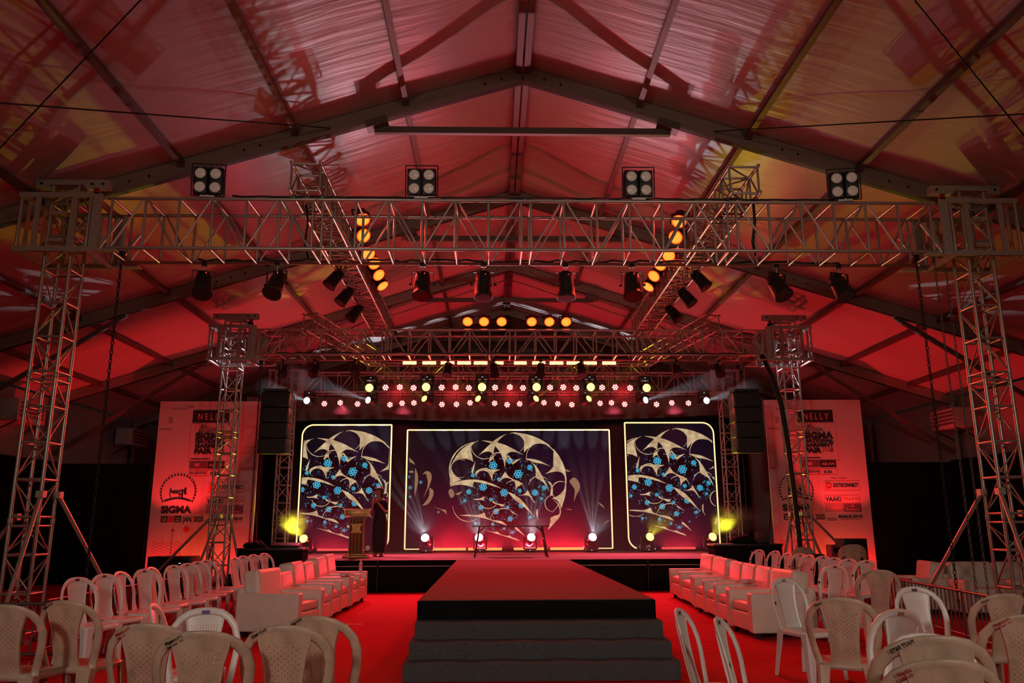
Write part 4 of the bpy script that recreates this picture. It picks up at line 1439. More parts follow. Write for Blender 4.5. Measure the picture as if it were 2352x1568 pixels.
def hand(name, base, dirv, parent):
    """closed hand: palm block with four curled fingers and a thumb round the microphone"""
    b = Vector(base)
    d = Vector(dirv).normalized()
    s_ = Vector((0, 0, 1))
    u = d.cross(s_).normalized()
    J_ = [(tuple(b), 0.022), (tuple(b + d * 0.03), (0.034, 0.016))]
    E_ = [(0, 1)]
    for k, (L_, o_) in enumerate(((0.030, 0.030), (0.034, 0.010), (0.032, -0.010), (0.026, -0.028))):
        i0 = len(J_)
        p = b + d * 0.045 + s_ * o_
        J_ += [(tuple(p), 0.0095), (tuple(p + d * L_), 0.0085), (tuple(p + d * L_ * 0.9 + u * 0.024), 0.0078), (tuple(p + d * L_ * 0.3 + u * 0.034), 0.007)]
        E_ += [(1, i0), (i0, i0 + 1), (i0 + 1, i0 + 2), (i0 + 2, i0 + 3)]
    i0 = len(J_)
    J_ += [(tuple(b + s_ * 0.03 + d * 0.012 + u * 0.012), 0.011), (tuple(b + s_ * 0.045 + d * 0.035 + u * 0.026), 0.009)]
    E_ += [(1, i0), (i0, i0 + 1)]
    skin_body(name, J_, E_, 'skin', parent, 0, 1)


hand('right_hand', (-0.125, -0.205, 1.44), (0.5, -0.4, 0.2), per)
hand('left_hand', (-0.05, -0.21, 1.405), (-0.7, -0.3, 0.25), per)
# face features, in the skin's relief
ob('nose', lathe_mesh('nose', [(0.012, 0), (0.010, 0.012), (0.003, 0.024)], 'skin', 8), per, (-0.085, -0.078, 1.60), (R(80), R(-35), 0))
for s in (-1, 1):
    ob('eye', lathe_mesh('eye', [(0.001, -0.008), (0.009, -0.004), (0.009, 0.004), (0.001, 0.008)], 'hair', 8), per, (-0.062 + s * 0.028, -0.082 + s * 0.012, 1.635))
box('mouth', (-0.068, -0.083, 1.558), (0.036, 0.012, 0.010), 'shoe', per, rot=(0, 0, R(-20)), bev=0.003)
ob('ear', lathe_mesh('ear', [(0.004, -0.02), (0.011, 0), (0.004, 0.022)], 'skin', 8), per, (0.035, -0.045, 1.62))
# hair: cap and a long fall behind the shoulder
bm = bmesh.new()
bmesh.ops.create_uvsphere(bm, u_segments=20, v_segments=14, radius=1.0)
for v_ in bm.verts:
    x, y, z = v_.co
    front = (y < -0.25 and x < 0.35 and z < 0.35)
    rx, ry, rz_ = (0.098, 0.105, 0.112)
    if z < -0.2 and not front:
        z *= 4.2
        x = x * 0.95 + 0.35
        y = y * 0.8 + 0.3
    if front:
        y *= 0.55
    v_.co = (x * rx - 0.028, y * ry + 0.012, z * rz_ + 1.655)
ob('hair', bm_mesh('hair', bm, 'hair', True), per)
# dress: bodice with sleeves and a long loose skirt
v, f = [], []
prof = [(0.14, 0.10, 1.405), (0.168, 0.125, 1.33), (0.165, 0.125, 1.22), (0.145, 0.115, 1.08), (0.175, 0.14, 0.95), (0.205, 0.165, 0.75), (0.21, 0.17, 0.50), (0.195, 0.16, 0.25), (0.165, 0.14, 0.10)]
n = 22
for k, (a, b, z) in enumerate(prof):
    for i in range(n):
        th = 2 * math.pi * i / n
        fold = 1 + (0.05 * math.sin(5 * th) if z < 0.9 else 0)
        v.append((0.015 + a * fold * math.cos(th), 0.0 + b * fold * math.sin(th), z))
for k in range(len(prof) - 1):
    for i in range(n):
        j = (i + 1) % n
        f.append((k * n + i, k * n + j, (k + 1) * n + j, (k + 1) * n + i))
ob('dress', mesh('dress', v, f, 'cloth_dress', True), per)
for s, (a, b) in ((-1, ((-0.13, 0.0, 1.42), (-0.19, -0.05, 1.19))), (1, ((0.13, 0.0, 1.42), (0.18, -0.06, 1.15)))):
    ob('sleeve', tube_mesh('sleeve', [a, Vector(a).lerp(Vector(b), 0.5), b], 0.066, 'cloth_dress', 12), per)
for x in (-0.075, 0.09):
    box('shoe', (x, -0.055, 0.03), (0.085, 0.24, 0.06), 'shoe', per, bev=0.022)
mic = thing('microphone', 'handheld black microphone raised to the speaker\'s mouth', 'microphone', (-3.52, 21.07, SZ + 1.40))
bar('handle', (0, 0, 0), (-0.02, 0.03, 0.15), 0.014, 'black_metal', mic, 10)
ob('grille', lathe_mesh('micball', [(0.012, -0.02), (0.024, -0.008), (0.024, 0.010), (0.010, 0.024)], 'chain_steel', 12), mic, (-0.022, 0.033, 0.165))

t = thing('folding_table', 'thin-topped folding table on dark splayed legs before the screen', 'table', (-0.02, 20.4, SZ))
box('table_top', (0, 0.15, 0.745), (1.92, 0.60, 0.028), 'dark_wood', t, bev=0.006)
for s in (-1, 1):
    for b in (-0.12, 0.42):
        bar('leg', (s * 0.78, b, 0.73), (s * 0.90, b - (0.05 if b < 0 else -0.05), 0.0), 0.020, 'black_metal', t)
        bar('leg_brace', (s * 0.80, b, 0.60), (s * 0.66, b, 0.73), 0.010, 'black_metal', t, 6)
    bar('leg_tie', (s * 0.82, -0.12, 0.45), (s * 0.82, 0.42, 0.45), 0.010, 'black_metal', t, 6)

# ------------------------------------------------------------------ side-stage equipment
t = thing('mixing_desk', 'black cloth-covered desk with clutter beside the podium-side banner', 'desk', (-5.33, 18.35, 0))
box('desk_top', (0, 0, 0.98), (1.44, 0.62, 0.05), 'black_plastic', t, bev=0.01)
box('desk_cloth', (0, 0.01, 0.48), (1.40, 0.58, 0.95), 'black_cloth', t)
t = thing('gear_bag', 'dark bag heaped on the podium-side desk', 'bag', (-5.72, 18.35, 1.005))
bm = bmesh.new()
bmesh.ops.create_uvsphere(bm, u_segments=14, v_segments=8, radius=1.0)
for v_ in bm.verts:
    x, y, z = v_.co
    v_.co = (x * 0.24 * (1.15 - 0.3 * z), y * 0.2, max(z, -0.3) * 0.12 + 0.036 + 0.03 * math.sin(5 * x))
b = ob('bag_body', bm_mesh('bag_body', bm, 'black_cloth', True), t)
ob('strap', tube_mesh('strap', [(-0.15, -0.15, 0.06), (-0.08, -0.19, 0.16), (0.06, -0.19, 0.15), (0.14, -0.15, 0.05)], 0.012, 'red_plastic', 6), t)
t = thing('mixing_console', 'low black mixing console on the podium-side desk', 'mixing console', (-5.05, 18.35, 1.005))
box('chassis', (0, 0, 0.045), (0.62, 0.40, 0.08), 'black_metal', t, rot=(R(8), 0, 0), bev=0.01)
for k in range(8):
    box('fader', (-0.26 + 0.075 * k, -0.08, 0.085), (0.015, 0.03, 0.015), 'alu_plate', t)
t = thing('side_desk', 'black cloth-covered desk by the stage corner away from the podium', 'desk', (5.25, 18.55, 0))
box('desk_top', (0, 0, 1.02), (1.56, 0.60, 0.05), 'black_plastic', t, bev=0.01)
box('desk_cloth', (0, 0.01, 0.50), (1.52, 0.56, 0.99), 'black_cloth', t)
box('socket_plate', (0.06, -0.30, 0.86), (0.03, 0.01, 0.05), 'alu_plate', t)
t = thing('laptop', 'open laptop with pinkish-lit lid on the stage-corner desk', 'laptop', (5.62, 18.55, 1.045), R(185))
box('keyboard_deck', (0, 0.0, 0.012), (0.34, 0.24, 0.02), 'black_plastic', t, bev=0.004)
box('screen_lid', (0, 0.13, 0.14), (0.34, 0.012, 0.24), 'chain_steel', t, rot=(R(-15), 0, 0), bev=0.004)
t = thing('gear_bag', 'dark bag slumped beside the laptop', 'bag', (5.25, 18.55, 1.045))
bm = bmesh.new()
bmesh.ops.create_uvsphere(bm, u_segments=14, v_segments=8, radius=1.0)
for v_ in bm.verts:
    x, y, z = v_.co
    v_.co = (x * 0.30 * (1.1 - 0.4 * z), y * 0.2, max(z, -0.3) * 0.16 + 0.048 + 0.02 * math.sin(6 * x))
ob('bag_body', bm_mesh('bag_body', bm, 'black_cloth', True), t)

t = thing('amplifier_rack', 'low black amplifier rack at the foot of the podium-side banner', 'amplifier rack', (-8.0, 19.7, 0))
box('case', (0, 0, 0.40), (1.0, 0.6, 0.78), 'black_plastic', t, bev=0.012)
for k in range(3):
    box('amplifier', (0, -0.305, 0.18 + 0.22 * k), (0.88, 0.012, 0.19), 'black_metal', t)
    box('indicator', (0.25, -0.313, 0.20 + 0.22 * k), (0.05, 0.004, 0.012), 'pilot_white', t)
bar('antenna', (-0.1, 0, 0.79), (-0.1, 0, 1.45), 0.006, 'black_metal', t, 5)
t = thing('dimmer_rack', 'tall black dimmer rack at the foot of the barricade-side banner', 'dimmer rack', (8.12, 19.5, 0))
box('case', (0, 0, 0.57), (0.56, 0.5, 1.12), 'black_plastic', t, bev=0.012)
for k in range(4):
    box('module', (0, -0.255, 0.20 + 0.25 * k), (0.48, 0.012, 0.22), 'black_metal', t)
    for q in range(4):
        box('indicator', (-0.18 + 0.1 * q, -0.263, 0.24 + 0.25 * k), (0.022, 0.004, 0.014), 'pilot_red' if k == 3 and q < 3 else 'chain_steel', t)
t = thing('distribution_box', 'red power box standing beside the dimmer rack', 'power box', (7.70, 19.45, 0))
box('case', (0, 0, 0.50), (0.30, 0.34, 0.98), 'red_plastic', t, bev=0.015)
box('socket', (0.04, -0.175, 0.62), (0.12, 0.014, 0.14), 'ink_pink', t)
box('breaker_panel', (0, -0.175, 0.86), (0.22, 0.012, 0.12), 'black_plastic', t)
t = thing('stage_monitor', 'black wedge monitor box between the far chairs and banner', 'speaker', (6.35, 17.75, 0))
box('cabinet', (0, 0, 0.42), (0.6, 0.5, 0.84), 'black_plastic', t, bev=0.015)
box('grille', (0, -0.255, 0.42), (0.52, 0.012, 0.74), 'black_rubber', t)
box('indicator', (-0.12, -0.263, 0.72), (0.08, 0.004, 0.012), 'pilot_white', t)

# dim air-conditioner cabinets high on the tent walls
for j, (x, y_, z, lb) in enumerate(((11.95, 21.2, 3.95, 'on the barricade-side wall'), (-11.95, 19.6, 3.95, 'nearest on the podium-side wall'), (-11.95, 25.7, 3.95, 'farther along the podium-side wall'))):
    t = thing('air_conditioner', 'pale air-conditioner cabinet %s' % lb, 'air conditioner', (x, y_, z), group='wall air conditioners')
    box('cabinet', (0, 0, 0.26), (0.5, 1.2, 0.52), 'wall_fabric', t, bev=0.02)
    sx = -0.255 if x > 0 else 0.255
    for k in range(4):
        box('louvre', (sx, 0, 0.12 + 0.1 * k), (0.015, 1.0, 0.05), 'purlin_alu', t)
    for q in (-0.5, 0.5):
        bar('wall_arm', (0.3 * (1 if x > 0 else -1), q, -0.25), (-0.2 * (1 if x > 0 else -1), q, 0.0), 0.02, 'black_metal', t, 6)

# ------------------------------------------------------------------ sofas
def sofa(label, x, y, rz, seats, sw, group, backs=None, aw=0.16, depth=0.92):
    """leatherette sofa, local front towards +Y, seats in a row along X"""
    t = thing('sofa', label, 'sofa', (x, y, 0), rz, group)
    tot = seats * sw + (seats + 1) * aw
    x0 = -tot / 2
    box('base', (0, -0.02, 0.22), (tot - 0.03, depth - 0.10, 0.26), 'leather', t, bev=0.02)
    for k in range(seats + 1):
        ax = x0 + aw / 2 + k * (sw + aw)
        box('arm', (ax, 0.0, 0.325), (aw, depth, 0.51), 'leather', t, bev=0.03, seg=3)
    for k in range(seats):
        sx = x0 + aw + sw / 2 + k * (sw + aw)
        box('seat_cushion', (sx, 0.09, 0.385), (sw - 0.01, depth - 0.24, 0.13), 'leather', t, bev=0.045, seg=3)
        box('front_panel', (sx, depth / 2 - 0.035, 0.20), (sw - 0.012, 0.04, 0.22), 'leather', t, bev=0.012)
        hgt = (backs[k] if backs else 0.86)
        box('back_cushion', (sx, -depth / 2 + 0.17, (0.36 + hgt) / 2), (sw + 0.10, 0.25, hgt - 0.36), 'leather', t, rot=(R(9), 0, 0), bev=0.06, seg=3)
    box('back_panel', (0, -depth / 2 + 0.05, 0.36), (tot - 0.02, 0.10, 0.58), 'leather', t, bev=0.03)
    for a in (-1, 1):
        for b in (-1, 1):
            box('foot', (a * (tot / 2 - 0.10), b * (depth / 2 - 0.10), 0.045), (0.07, 0.07, 0.09), 'black_plastic', t)
    return t


RZL, RZR = R(-90), R(90)
sofa('single cream sofa nearest the hall on the podium side', -3.50, 12.02, R(-101), 1, 0.62, 'sofas by the runway', [0.88])
sofa('three-seat cream sofa with uneven back cushions on the podium side', -3.50, 13.80, RZL, 3, 0.62, 'sofas by the runway', [0.86, 0.90, 0.78])
sofa('two-seat cream sofa nearest the stage on the podium side', -3.48, 16.02, RZL, 2, 0.69, 'sofas by the runway', [0.92, 0.90])
sofa('single cream sofa nearest the hall on the barricade side', 3.38, 11.55, R(95), 1, 0.62, 'sofas by the runway', [0.86])
sofa('three-seat cream sofa in the middle on the barricade side', 3.46, 13.32, R(88), 3, 0.62, 'sofas by the runway', [0.85, 0.85, 0.85])
sofa('two-seat cream sofa nearest the stage on the barricade side', 3.62, 16.05, R(87), 2, 1.0, 'sofas by the runway', [0.86, 0.88])
# spare sofas beyond the barricade
for j, (x, y_, rz, n_, lb) in enumerate(((6.85, 14.3, 80, 1, 'red-lit spare sofa seat beyond the barricade, nearest the stage'), (8.0, 13.6, 176, 2, 'dim two-seat spare sofa facing the hall beyond the barricade'), (9.5, 13.0, 120, 1, 'dim single spare sofa at the far side beyond the barricade'))):
    sofa(lb, x, y_, R(rz), n_, 0.62, 'spare sofas', [0.84] * n_)


def bottle(label, x, y, z, lying, m='bottle_pet', cap='blue_cap', rz=0.0):
    t = thing('water_bottle', label, 'bottle', (x, y, z), rz, 'water bottles on the sofas')
    t.rotation_euler = (R(90), 0, rz) if lying else (0, 0, rz)
    ob('bottle_body', lathe_mesh('bottle', [(0.030, 0), (0.034, 0.01), (0.034, 0.07), (0.031, 0.09), (0.034, 0.11), (0.034, 0.16), (0.014, 0.205), (0.013, 0.22)], m, 14), t)
    ob('bottle_cap', lathe_mesh('bottlecap', [(0.016, 0.22), (0.016, 0.24)], cap, 12), t)
    ob('bottle_label', lathe_mesh('bottlelabel', [(0.0345, 0.08), (0.0325, 0.095), (0.0345, 0.115), (0.0345, 0.145)], 'ink_pink', 14, False), t)
    return t


bottle('water bottle standing on the last podium-side sofa arm', -3.15, 16.82, 0.58, False, cap='ink_pink')
bottle('water bottle lying across a podium-side sofa arm', -3.22, 15.05, 0.615, True, rz=R(90), cap='ink_pink')
bottle('second water bottle lying behind the first on that sofa arm', -3.25, 15.13, 0.615, True, rz=R(94), cap='ink_pink')
bottle('blue-capped water bottle lying on a barricade-side sofa arm', 3.40, 12.86, 0.615, True, rz=R(80))

# ------------------------------------------------------------------ plastic chairs
def chair_meshes(kind):
    """moulded armless chair, local front towards +Y, about 0.93 m tall"""
    pm = 'plastic_white' if kind == 'white' else 'plastic_beige'
    W = 0.220 if kind == 'white' else 0.250
    top = 0.93
    sh = 0.46

    def back(x, z, dn=0.0):
        t_ = (z - sh)
        return Vector((x, -0.20 - 0.27 * t_ + 0.12 * t_ * t_ + 1.0 * x * x - dn, z))
    # arch
    arch = []
    ctl = [(-0.80, 0.44), (-0.88, 0.52), (-0.95, 0.60), (-1.0, 0.68), (-0.985, 0.755), (-0.90, 0.825), (-0.72, 0.880), (-0.48, 0.915), (-0.24, 0.927), (0, 0.930)]
    if kind != 'white':
        ctl = [(-0.76, 0.44), (-0.84, 0.52), (-0.92, 0.60), (-0.98, 0.68), (-1.0, 0.755), (-0.93, 0.825), (-0.75, 0.880), (-0.50, 0.913), (-0.25, 0.927), (0, 0.930)]
    ctl = ctl + [(-a, b) for a, b in reversed(ctl[:-1])]
    for a, b in ctl:
        arch.append((a * W, b - 0.012))
    v, f = [], []
    m_ = 8
    iw, th = (0.025, 0.009) if kind == 'white' else (0.030, 0.010)
    for i, (x, z) in enumerate(arch):
        p = back(x, z)
        a, b = arch[max(i - 1, 0)], arch[min(i + 1, len(arch) - 1)]
        tan = (back(*b) - back(*a)).normalized()
        nrm = Vector((-2.0 * x, 1.0, 0.25)).normalized()
        inw = nrm.cross(tan).normalized()
        for k in range(m_):
            an = 2 * math.pi * k / m_
            v.append(p + inw * iw * math.cos(an) + nrm * th * math.sin(an))
    for i in range(len(arch) - 1):
        for k in range(m_):
            k2 = (k + 1) % m_
            f.append((i * m_ + k, i * m_ + k2, (i + 1) * m_ + k2, (i + 1) * m_ + k))
    f.append(tuple(range(m_)))
    f.append(tuple((len(arch) - 1) * m_ + k for k in range(m_ - 1, -1, -1)))
    frame = mesh('back_frame', v, f, pm, True)

    # perforated splat
    def arch_z(x):
        for (x0, z0), (x1, z1) in zip(arch[5:-6], arch[6:-5]):
            if x0 <= x <= x1:
                return z0 + (z1 - z0) * (x - x0) / (x1 - x0)
        return 0.84
    hw = [(0.44, 0.105), (0.55, 0.095), (0.66, 0.098), (0.76, 0.108), (0.84, 0.122), (0.90, 0.132)] if kind == 'white' else \
         [(0.44, 0.108), (0.55, 0.104), (0.66, 0.110), (0.76, 0.124), (0.84, 0.148), (0.90, 0.160)]

    def half(z):
        for (z0, a), (z1, b) in zip(hw[:-1], hw[1:]):
            if z0 <= z <= z1:
                return a + (b - a) * (z - z0) / (z1 - z0)
        return hw[-1][1]
    nx, nz = 25, 57
    cu, cw = [0.0], [0.0]
    for i in range(nx):
        cu.append(cu[-1] + ((0.42 if kind == 'white' else 0.62) if i % 2 else 1.0))
    for j in range(nz):
        cw.append(cw[-1] + ((0.42 if kind == 'white' else 0.62) if j % 2 else 1.0))
    cu = [2 * a / cu[-1] - 1 for a in cu]
    cw = [a / cw[-1] for a in cw]
    v, f = [], []
    for d in (0.0, 0.008):
        for j in range(nz + 1):
            for i in range(nx + 1):
                u = cu[i]
                z = 0.445 + (0.90 - 0.445) * cw[j]
                x = u * half(z)
                zt = arch_z(x)
                z2 = min(z, zt - 0.002) if j < nz else zt - 0.002
                p = back(x, z2)
                rib = 0.004 * (1 if abs(u) > 0.92 else 0) + (0.0015 if (kind != 'white' and (i in (8, 9, 16, 17))) else 0)
                v.append(p + Vector((0, -d + rib * (1 if d == 0 else -1), 0)))
    st = (nx + 1) * (nz + 1)
    keep = set()
    for j in range(nz):
        for i in range(nx):
            hole = (i % 2 == 1 and j % 2 == 1 and 2 < i < nx - 3 and 5 < j < nz - 9)
            if kind != 'white' and hole:
                hole = (j % 4 == 1) if (i // 2) % 2 else (j % 4 == 3)
            if not hole:
                keep.add((i, j))
    for (i, j) in keep:
        a = j * (nx + 1) + i
        f.append((a, a + nx + 1, a + nx + 2, a + 1))
        a += st
        f.append((a, a + 1, a + nx + 2, a + nx + 1))
        for (di, dj, p0, p1) in ((-1, 0, (0, 0), (0, 1)), (1, 0, (1, 1), (1, 0)), (0, -1, (1, 0), (0, 0)), (0, 1, (0, 1), (1, 1))):
            if (i + di, j + dj) not in keep:
                q0 = (j + p0[1]) * (nx + 1) + i + p0[0]
                q1 = (j + p1[1]) * (nx + 1) + i + p1[0]
                f.append((q0, q1, q1 + st, q0 + st))
    panel = mesh('back_panel', v, f, pm)
    # seat: dished top with a rolled rim
    v, f = [], []
    n = 14
    for j in range(n + 1):
        for i in range(n + 1):
            u, w = 2 * i / n - 1, 2 * j / n - 1
            # squircle footprint
            e = 4.0
            k_ = max(abs(u), abs(w))
            ln = (abs(u) ** e + abs(w) ** e) ** (1 / e) if k_ > 0 else 1
            su, sw_ = (u * k_ / ln, w * k_ / ln) if k_ > 0 else (0, 0)
            half_w = 0.235 - 0.028 * (1 - (sw_ + 1) / 2)
            x, y = su * half_w, 0.005 + sw_ * 0.225
            z = sh - 0.016 * (1 - k_ ** 2) - (0.012 if k_ > 0.95 else 0) - (0.012 * max(0, sw_ - 0.6))
            v.append((x, y, z))
    for j in range(n):
        for i in range(n):
            a = j * (n + 1) + i
            f.append((a, a + 1, a + n + 2, a + n + 1))
    rim = [i for i in range(n + 1)] + [(j + 1) * (n + 1) - 1 for j in range(1, n + 1)] + [n * (n + 1) + i for i in range(n - 1, -1, -1)] + [j * (n + 1) for j in range(n - 1, 0, -1)]
    b0 = len(v)
    for q in rim:
        x, y, z = v[q]
        v.append((x * 1.01, (y - 0.005) * 1.01 + 0.005, z - 0.040))
    for k in range(len(rim)):
        k2 = (k + 1) % len(rim)
        f.append((rim[k], b0 + k, b0 + k2, rim[k2]))
    f.append(tuple(b0 + k for k in range(len(rim) - 1, -1, -1)))
    seat = mesh('seat', v, f, pm, True)
    # legs: tapering moulded corner section
    legs = []
    for sx, sy in ((-1, 1), (1, 1), (-1, -1), (1, -1)):
        xt, yt = sx * (0.185 if sy > 0 else 0.165), (0.185 if sy > 0 else -0.175)
        xb, yb = sx * (0.215 if sy > 0 else 0.19), (0.225 if sy > 0 else -0.265)
        v, f = [], []
        for t_, w_ in ((0.0, 0.052), (0.25, 0.042), (1.0, 0.027)):
            z = (sh - 0.02) * (1 - t_)
            cx_, cy_ = xt + (xb - xt) * t_, yt + (yb - yt) * t_
            # five-sided bow, outer corner rounded
            o_ = [(-w_ * sx, w_ * sy * 1.0), (w_ * 0.5 * sx, w_ * sy), (w_ * sx, w_ * 0.5 * sy), (w_ * sx, -w_ * sy), (w_ * 0.55 * sx, -w_ * 0.9 * sy), (-w_ * 0.0 * sx, w_ * 0.1 * sy), (-w_ * 0.9 * sx, w_ * 0.55 * sy)]
            for a, b in o_:
                v.append((cx_ + a, cy_ + b, z))
        m7 = 7
        for j in range(2):
            for k in range(m7):
                k2 = (k + 1) % m7
                q = (j * m7 + k, j * m7 + k2, (j + 1) * m7 + k2, (j + 1) * m7 + k)
                f.append(q if sx * sy > 0 else q[::-1])
        f.append(tuple(2 * m7 + k for k in range(m7)))
        legs.append(mesh('leg', v, f, pm))
    # stickers
    p = back(0, 0.915)
    tag = [back(a, b, -0.017) + Vector((0, 0.0, 0)) for a, b in ((-0.025, 0.900), (0.025, 0.900), (0.025, 0.922), (-0.025, 0.922))]
    dxx = 0.97 * W
    dia = [back(dxx + a, 0.70 + b, -0.0165) for a, b in ((-0.020, 0), (0, -0.022), (0.020, 0), (0, 0.022))]
    return dict(frame=frame, panel=panel, seat=seat, legs=legs, tag=tag, dia=dia, back=back)


CH = {'white': chair_meshes('white'), 'beige': chair_meshes('beige')}
CH_PARTS = {}


def chair_proto(kind, tagm, dia, writing):
    c = CH[kind]
    key = (kind, tagm, dia, writing)
    if key in CH_PARTS:
        return CH_PARTS[key]
    parts = [('seat', c['seat']), ('back_frame', c['frame']), ('back_panel', c['panel'])] + [('leg', l) for l in c['legs']]
    if tagm:
        parts.append(('brand_tag', mesh('brand_tag', c['tag'], [(0, 1, 2, 3)], tagm)))
    if dia:
        parts.append(('diamond_sticker', mesh('diamond_sticker', c['dia'], [(0, 1, 2, 3)], 'sticker_dark')))
    CH_PARTS[key] = parts
    return parts


def chair(label, kind, top, face, group, tagm='sticker_dark', dia=False, writing=None, ink='ink_black', z=0.0):
    """top = plan position of the middle of the back's top edge; face = plan direction the seat faces"""
    fx, fy = Vector(face).normalized()
    off = 0.305
    x, y = top[0] + fx * off, top[1] + fy * off
    rz = math.atan2(-fx, fy)
    t = thing('plastic_chair', label, 'chair', (x, y, z), rz, group)
    for nm, me in chair_proto(kind, tagm, dia, None):
        ob(nm, me, t)
    if writing:
        lines = writing.split('|')
        for k, s in enumerate(lines):
            b = CH[kind]['back'](-0.185, 0.866 - 0.019 * k)
            text('lettering', s, 0.026 if k == 0 else 0.018, ink, t, (-0.185 + 0.008 * k, b.y - 0.017, 0.866 - 0.019 * k), (R(103), R(-27), R(-15)), width=0.105 if len(s) > 6 else 0.06)
    return t


A = (0.90, -0.43)
rowL = [(-5.148, 9.40, A), (-5.146, 10.03, A), (-5.20, 10.56, (0.98, -0.1)), (-5.113, 11.08, A), (-5.242, 11.60, (0.98, -0.05)), (-5.129, 12.12, A), (-5.147, 12.70, A), (-5.2, 13.28, A), (-5.28, 13.88, A),
        (-5.32, 14.45, (0.98, 0.1)), (-5.15, 14.98, (0.97, -0.2)), (-5.184, 15.60, A), (-5.178, 16.25, A), (-5.162, 16.95, A)]
for i, (x, y_, fc) in enumerate(rowL):
    chair('white perforated chair in the podium-side row, %s from the hall end' % ORD[i], 'white', (x, y_), fc, 'chairs in the podium-side row', 'sticker_dark', True)
B = (-0.90, -0.43)
rowR = [(5.288, 12.56, B), (5.24, 13.08, B), (5.224, 13.60, B), (5.288, 14.2, B), (5.24, 14.72, (-0.95, -0.3)), (5.284, 15.25, B), (5.249, 15.80, (-0.97, -0.2)), (5.42, 16.98, (-0.9, -0.3)), (5.291, 17.62, B), (5.259, 18.22, B)]
rowR = [(a, b, c) for a, b, c in rowR if b < 18]
for i, (x, y_, fc) in enumerate(rowR):
    chair('white chair in the barricade-side row, %s from the hall end' % ORD[i], 'white', (x, y_), fc, 'chairs in the barricade-side row', 'sticker_dark', True)
chair('white chair standing just before the barricade-side row', 'white', (4.22, 11.21), (-0.85, -0.5), 'scattered white chairs', 'sticker_dark', True)

chair('beige chair cut by the frame edge beside the front truss tower', 'beige', (-4.03, 6.15), (0.15, 0.98), 'chairs with their backs turned', None, writing='STAR TEAM', ink='sticker_dark')
chair('beige chair with a broad arched back before the podium-side tower', 'beige', (-3.77, 6.46), (0.2, 0.98), 'chairs with their backs turned', None, writing='STAR TEAM')
chair('beige chair bearing a small yellow heart mark on its back', 'beige', (-2.51, 4.94), (0.05, 1), 'chairs with their backs turned', None, writing='Manjunath|Tent', ink='ink_red')
chair('white chair with a violet tag, facing the hall on the podium side', 'white', (-2.495, 5.90), (0.30, -0.95), 'scattered white chairs', 'sticker_violet', True)
chair("beige chair lettered Manjunath's, nearest on the podium side", 'beige', (-2.07, 4.58), (-0.05, 1), 'chairs with their backs turned', None, writing="Manjunath's|Tent House - 1960")
chair('beige chair lettered STAR TEAM, close beside the runway steps', 'beige', (-1.68, 4.80), (0.04, 1), 'chairs with their backs turned', None, writing='STAR TEAM')
chair('beige chair lettered STAR TEAM, half hidden behind its twin', 'beige', (-1.605, 5.27), (0.34, 0.94), 'chairs with their backs turned', None, writing='STAR TEAM')
chair('white chair seen edge-on before the podium-side row', 'white', (-3.02, 6.24), (0.97, 0.2), 'scattered white chairs', 'sticker_dark', False)
chair('white chair seen edge-on, nearer the runway steps', 'white', (0.75, 5.63), (0.90, -0.43), 'scattered white chairs', 'sticker_dark', True)
chair('white chair seen edge-on, second from the runway steps', 'white', (0.87, 5.10), (0.90, -0.43), 'scattered white chairs', 'sticker_dark', True)
chair('white chair with woven-pattern back before the barricade-side sofas', 'white', (2.56, 8.66), (0.4, -0.92), 'scattered white chairs', 'sticker_ochre', True)
chair('beige chair tilted away between white chairs on the barricade side', 'beige', (2.16, 6.30), (0.42, 0.9), 'chairs with their backs turned', None, writing='Manju')
chair('beige chair with its back turned behind the white chairs by the barricade', 'beige', (4.18, 9.87), (0.12, 1), 'chairs with their backs turned', None, writing='STAR TEAM', ink='sticker_dark')
chair('white glossy chair facing the hall before the barricade', 'white', (3.28, 7.37), (0.05, -1), 'scattered white chairs', 'sticker_dark', True)
chair('white chair with an ochre tag turned towards the runway', 'white', (2.23, 5.48), (-0.93, -0.36), 'scattered white chairs', 'sticker_ochre', False)
chair('white chair with a dark tag behind the stacked beige chairs', 'white', (1.74, 4.32), (-0.18, -0.98), 'scattered white chairs', 'sticker_dark', False)
chair('upper beige chair of the stack at the bottom edge', 'beige', (1.40, 3.54), (0.12, 0.99), 'chairs with their backs turned', None, writing='STAR TEAM', z=0.085)
chair('lower beige chair of the stack at the bottom edge', 'beige', (1.39, 3.48), (0.12, 0.99), 'chairs with their backs turned', None, writing='Manju|1960', ink='ink_red')
chair('beige chair behind another, cut by the frame on the barricade side', 'beige', (3.60, 6.54), (-0.08, 1), 'chairs with their backs turned', None, writing='Manju', ink='ink_plum')
chair("beige chair lettered in red, cut by the frame on the barricade side", 'beige', (2.80, 5.09), (0.02, 1), 'chairs with their backs turned', None, writing="Manjunath's|Tent House - 1960", ink='ink_red')
for k in range(3):
    chair('%s beige chair of the stack below the red power box' % ['lowest', 'middle', 'topmost'][k], 'beige', (6.55 + 0.02 * k, 15.9 + 0.03 * k), (0.2, 1), 'stacked beige chairs', None, z=0.07 * k)
for k in range(2):
    chair('%s beige chair of the stack before the middle barricade-side tower' % ['lower', 'upper'][k], 'beige', (6.0, 16.9 + 0.03 * k), (-0.2, 1), 'stacked beige chairs', None, z=0.07 * k)

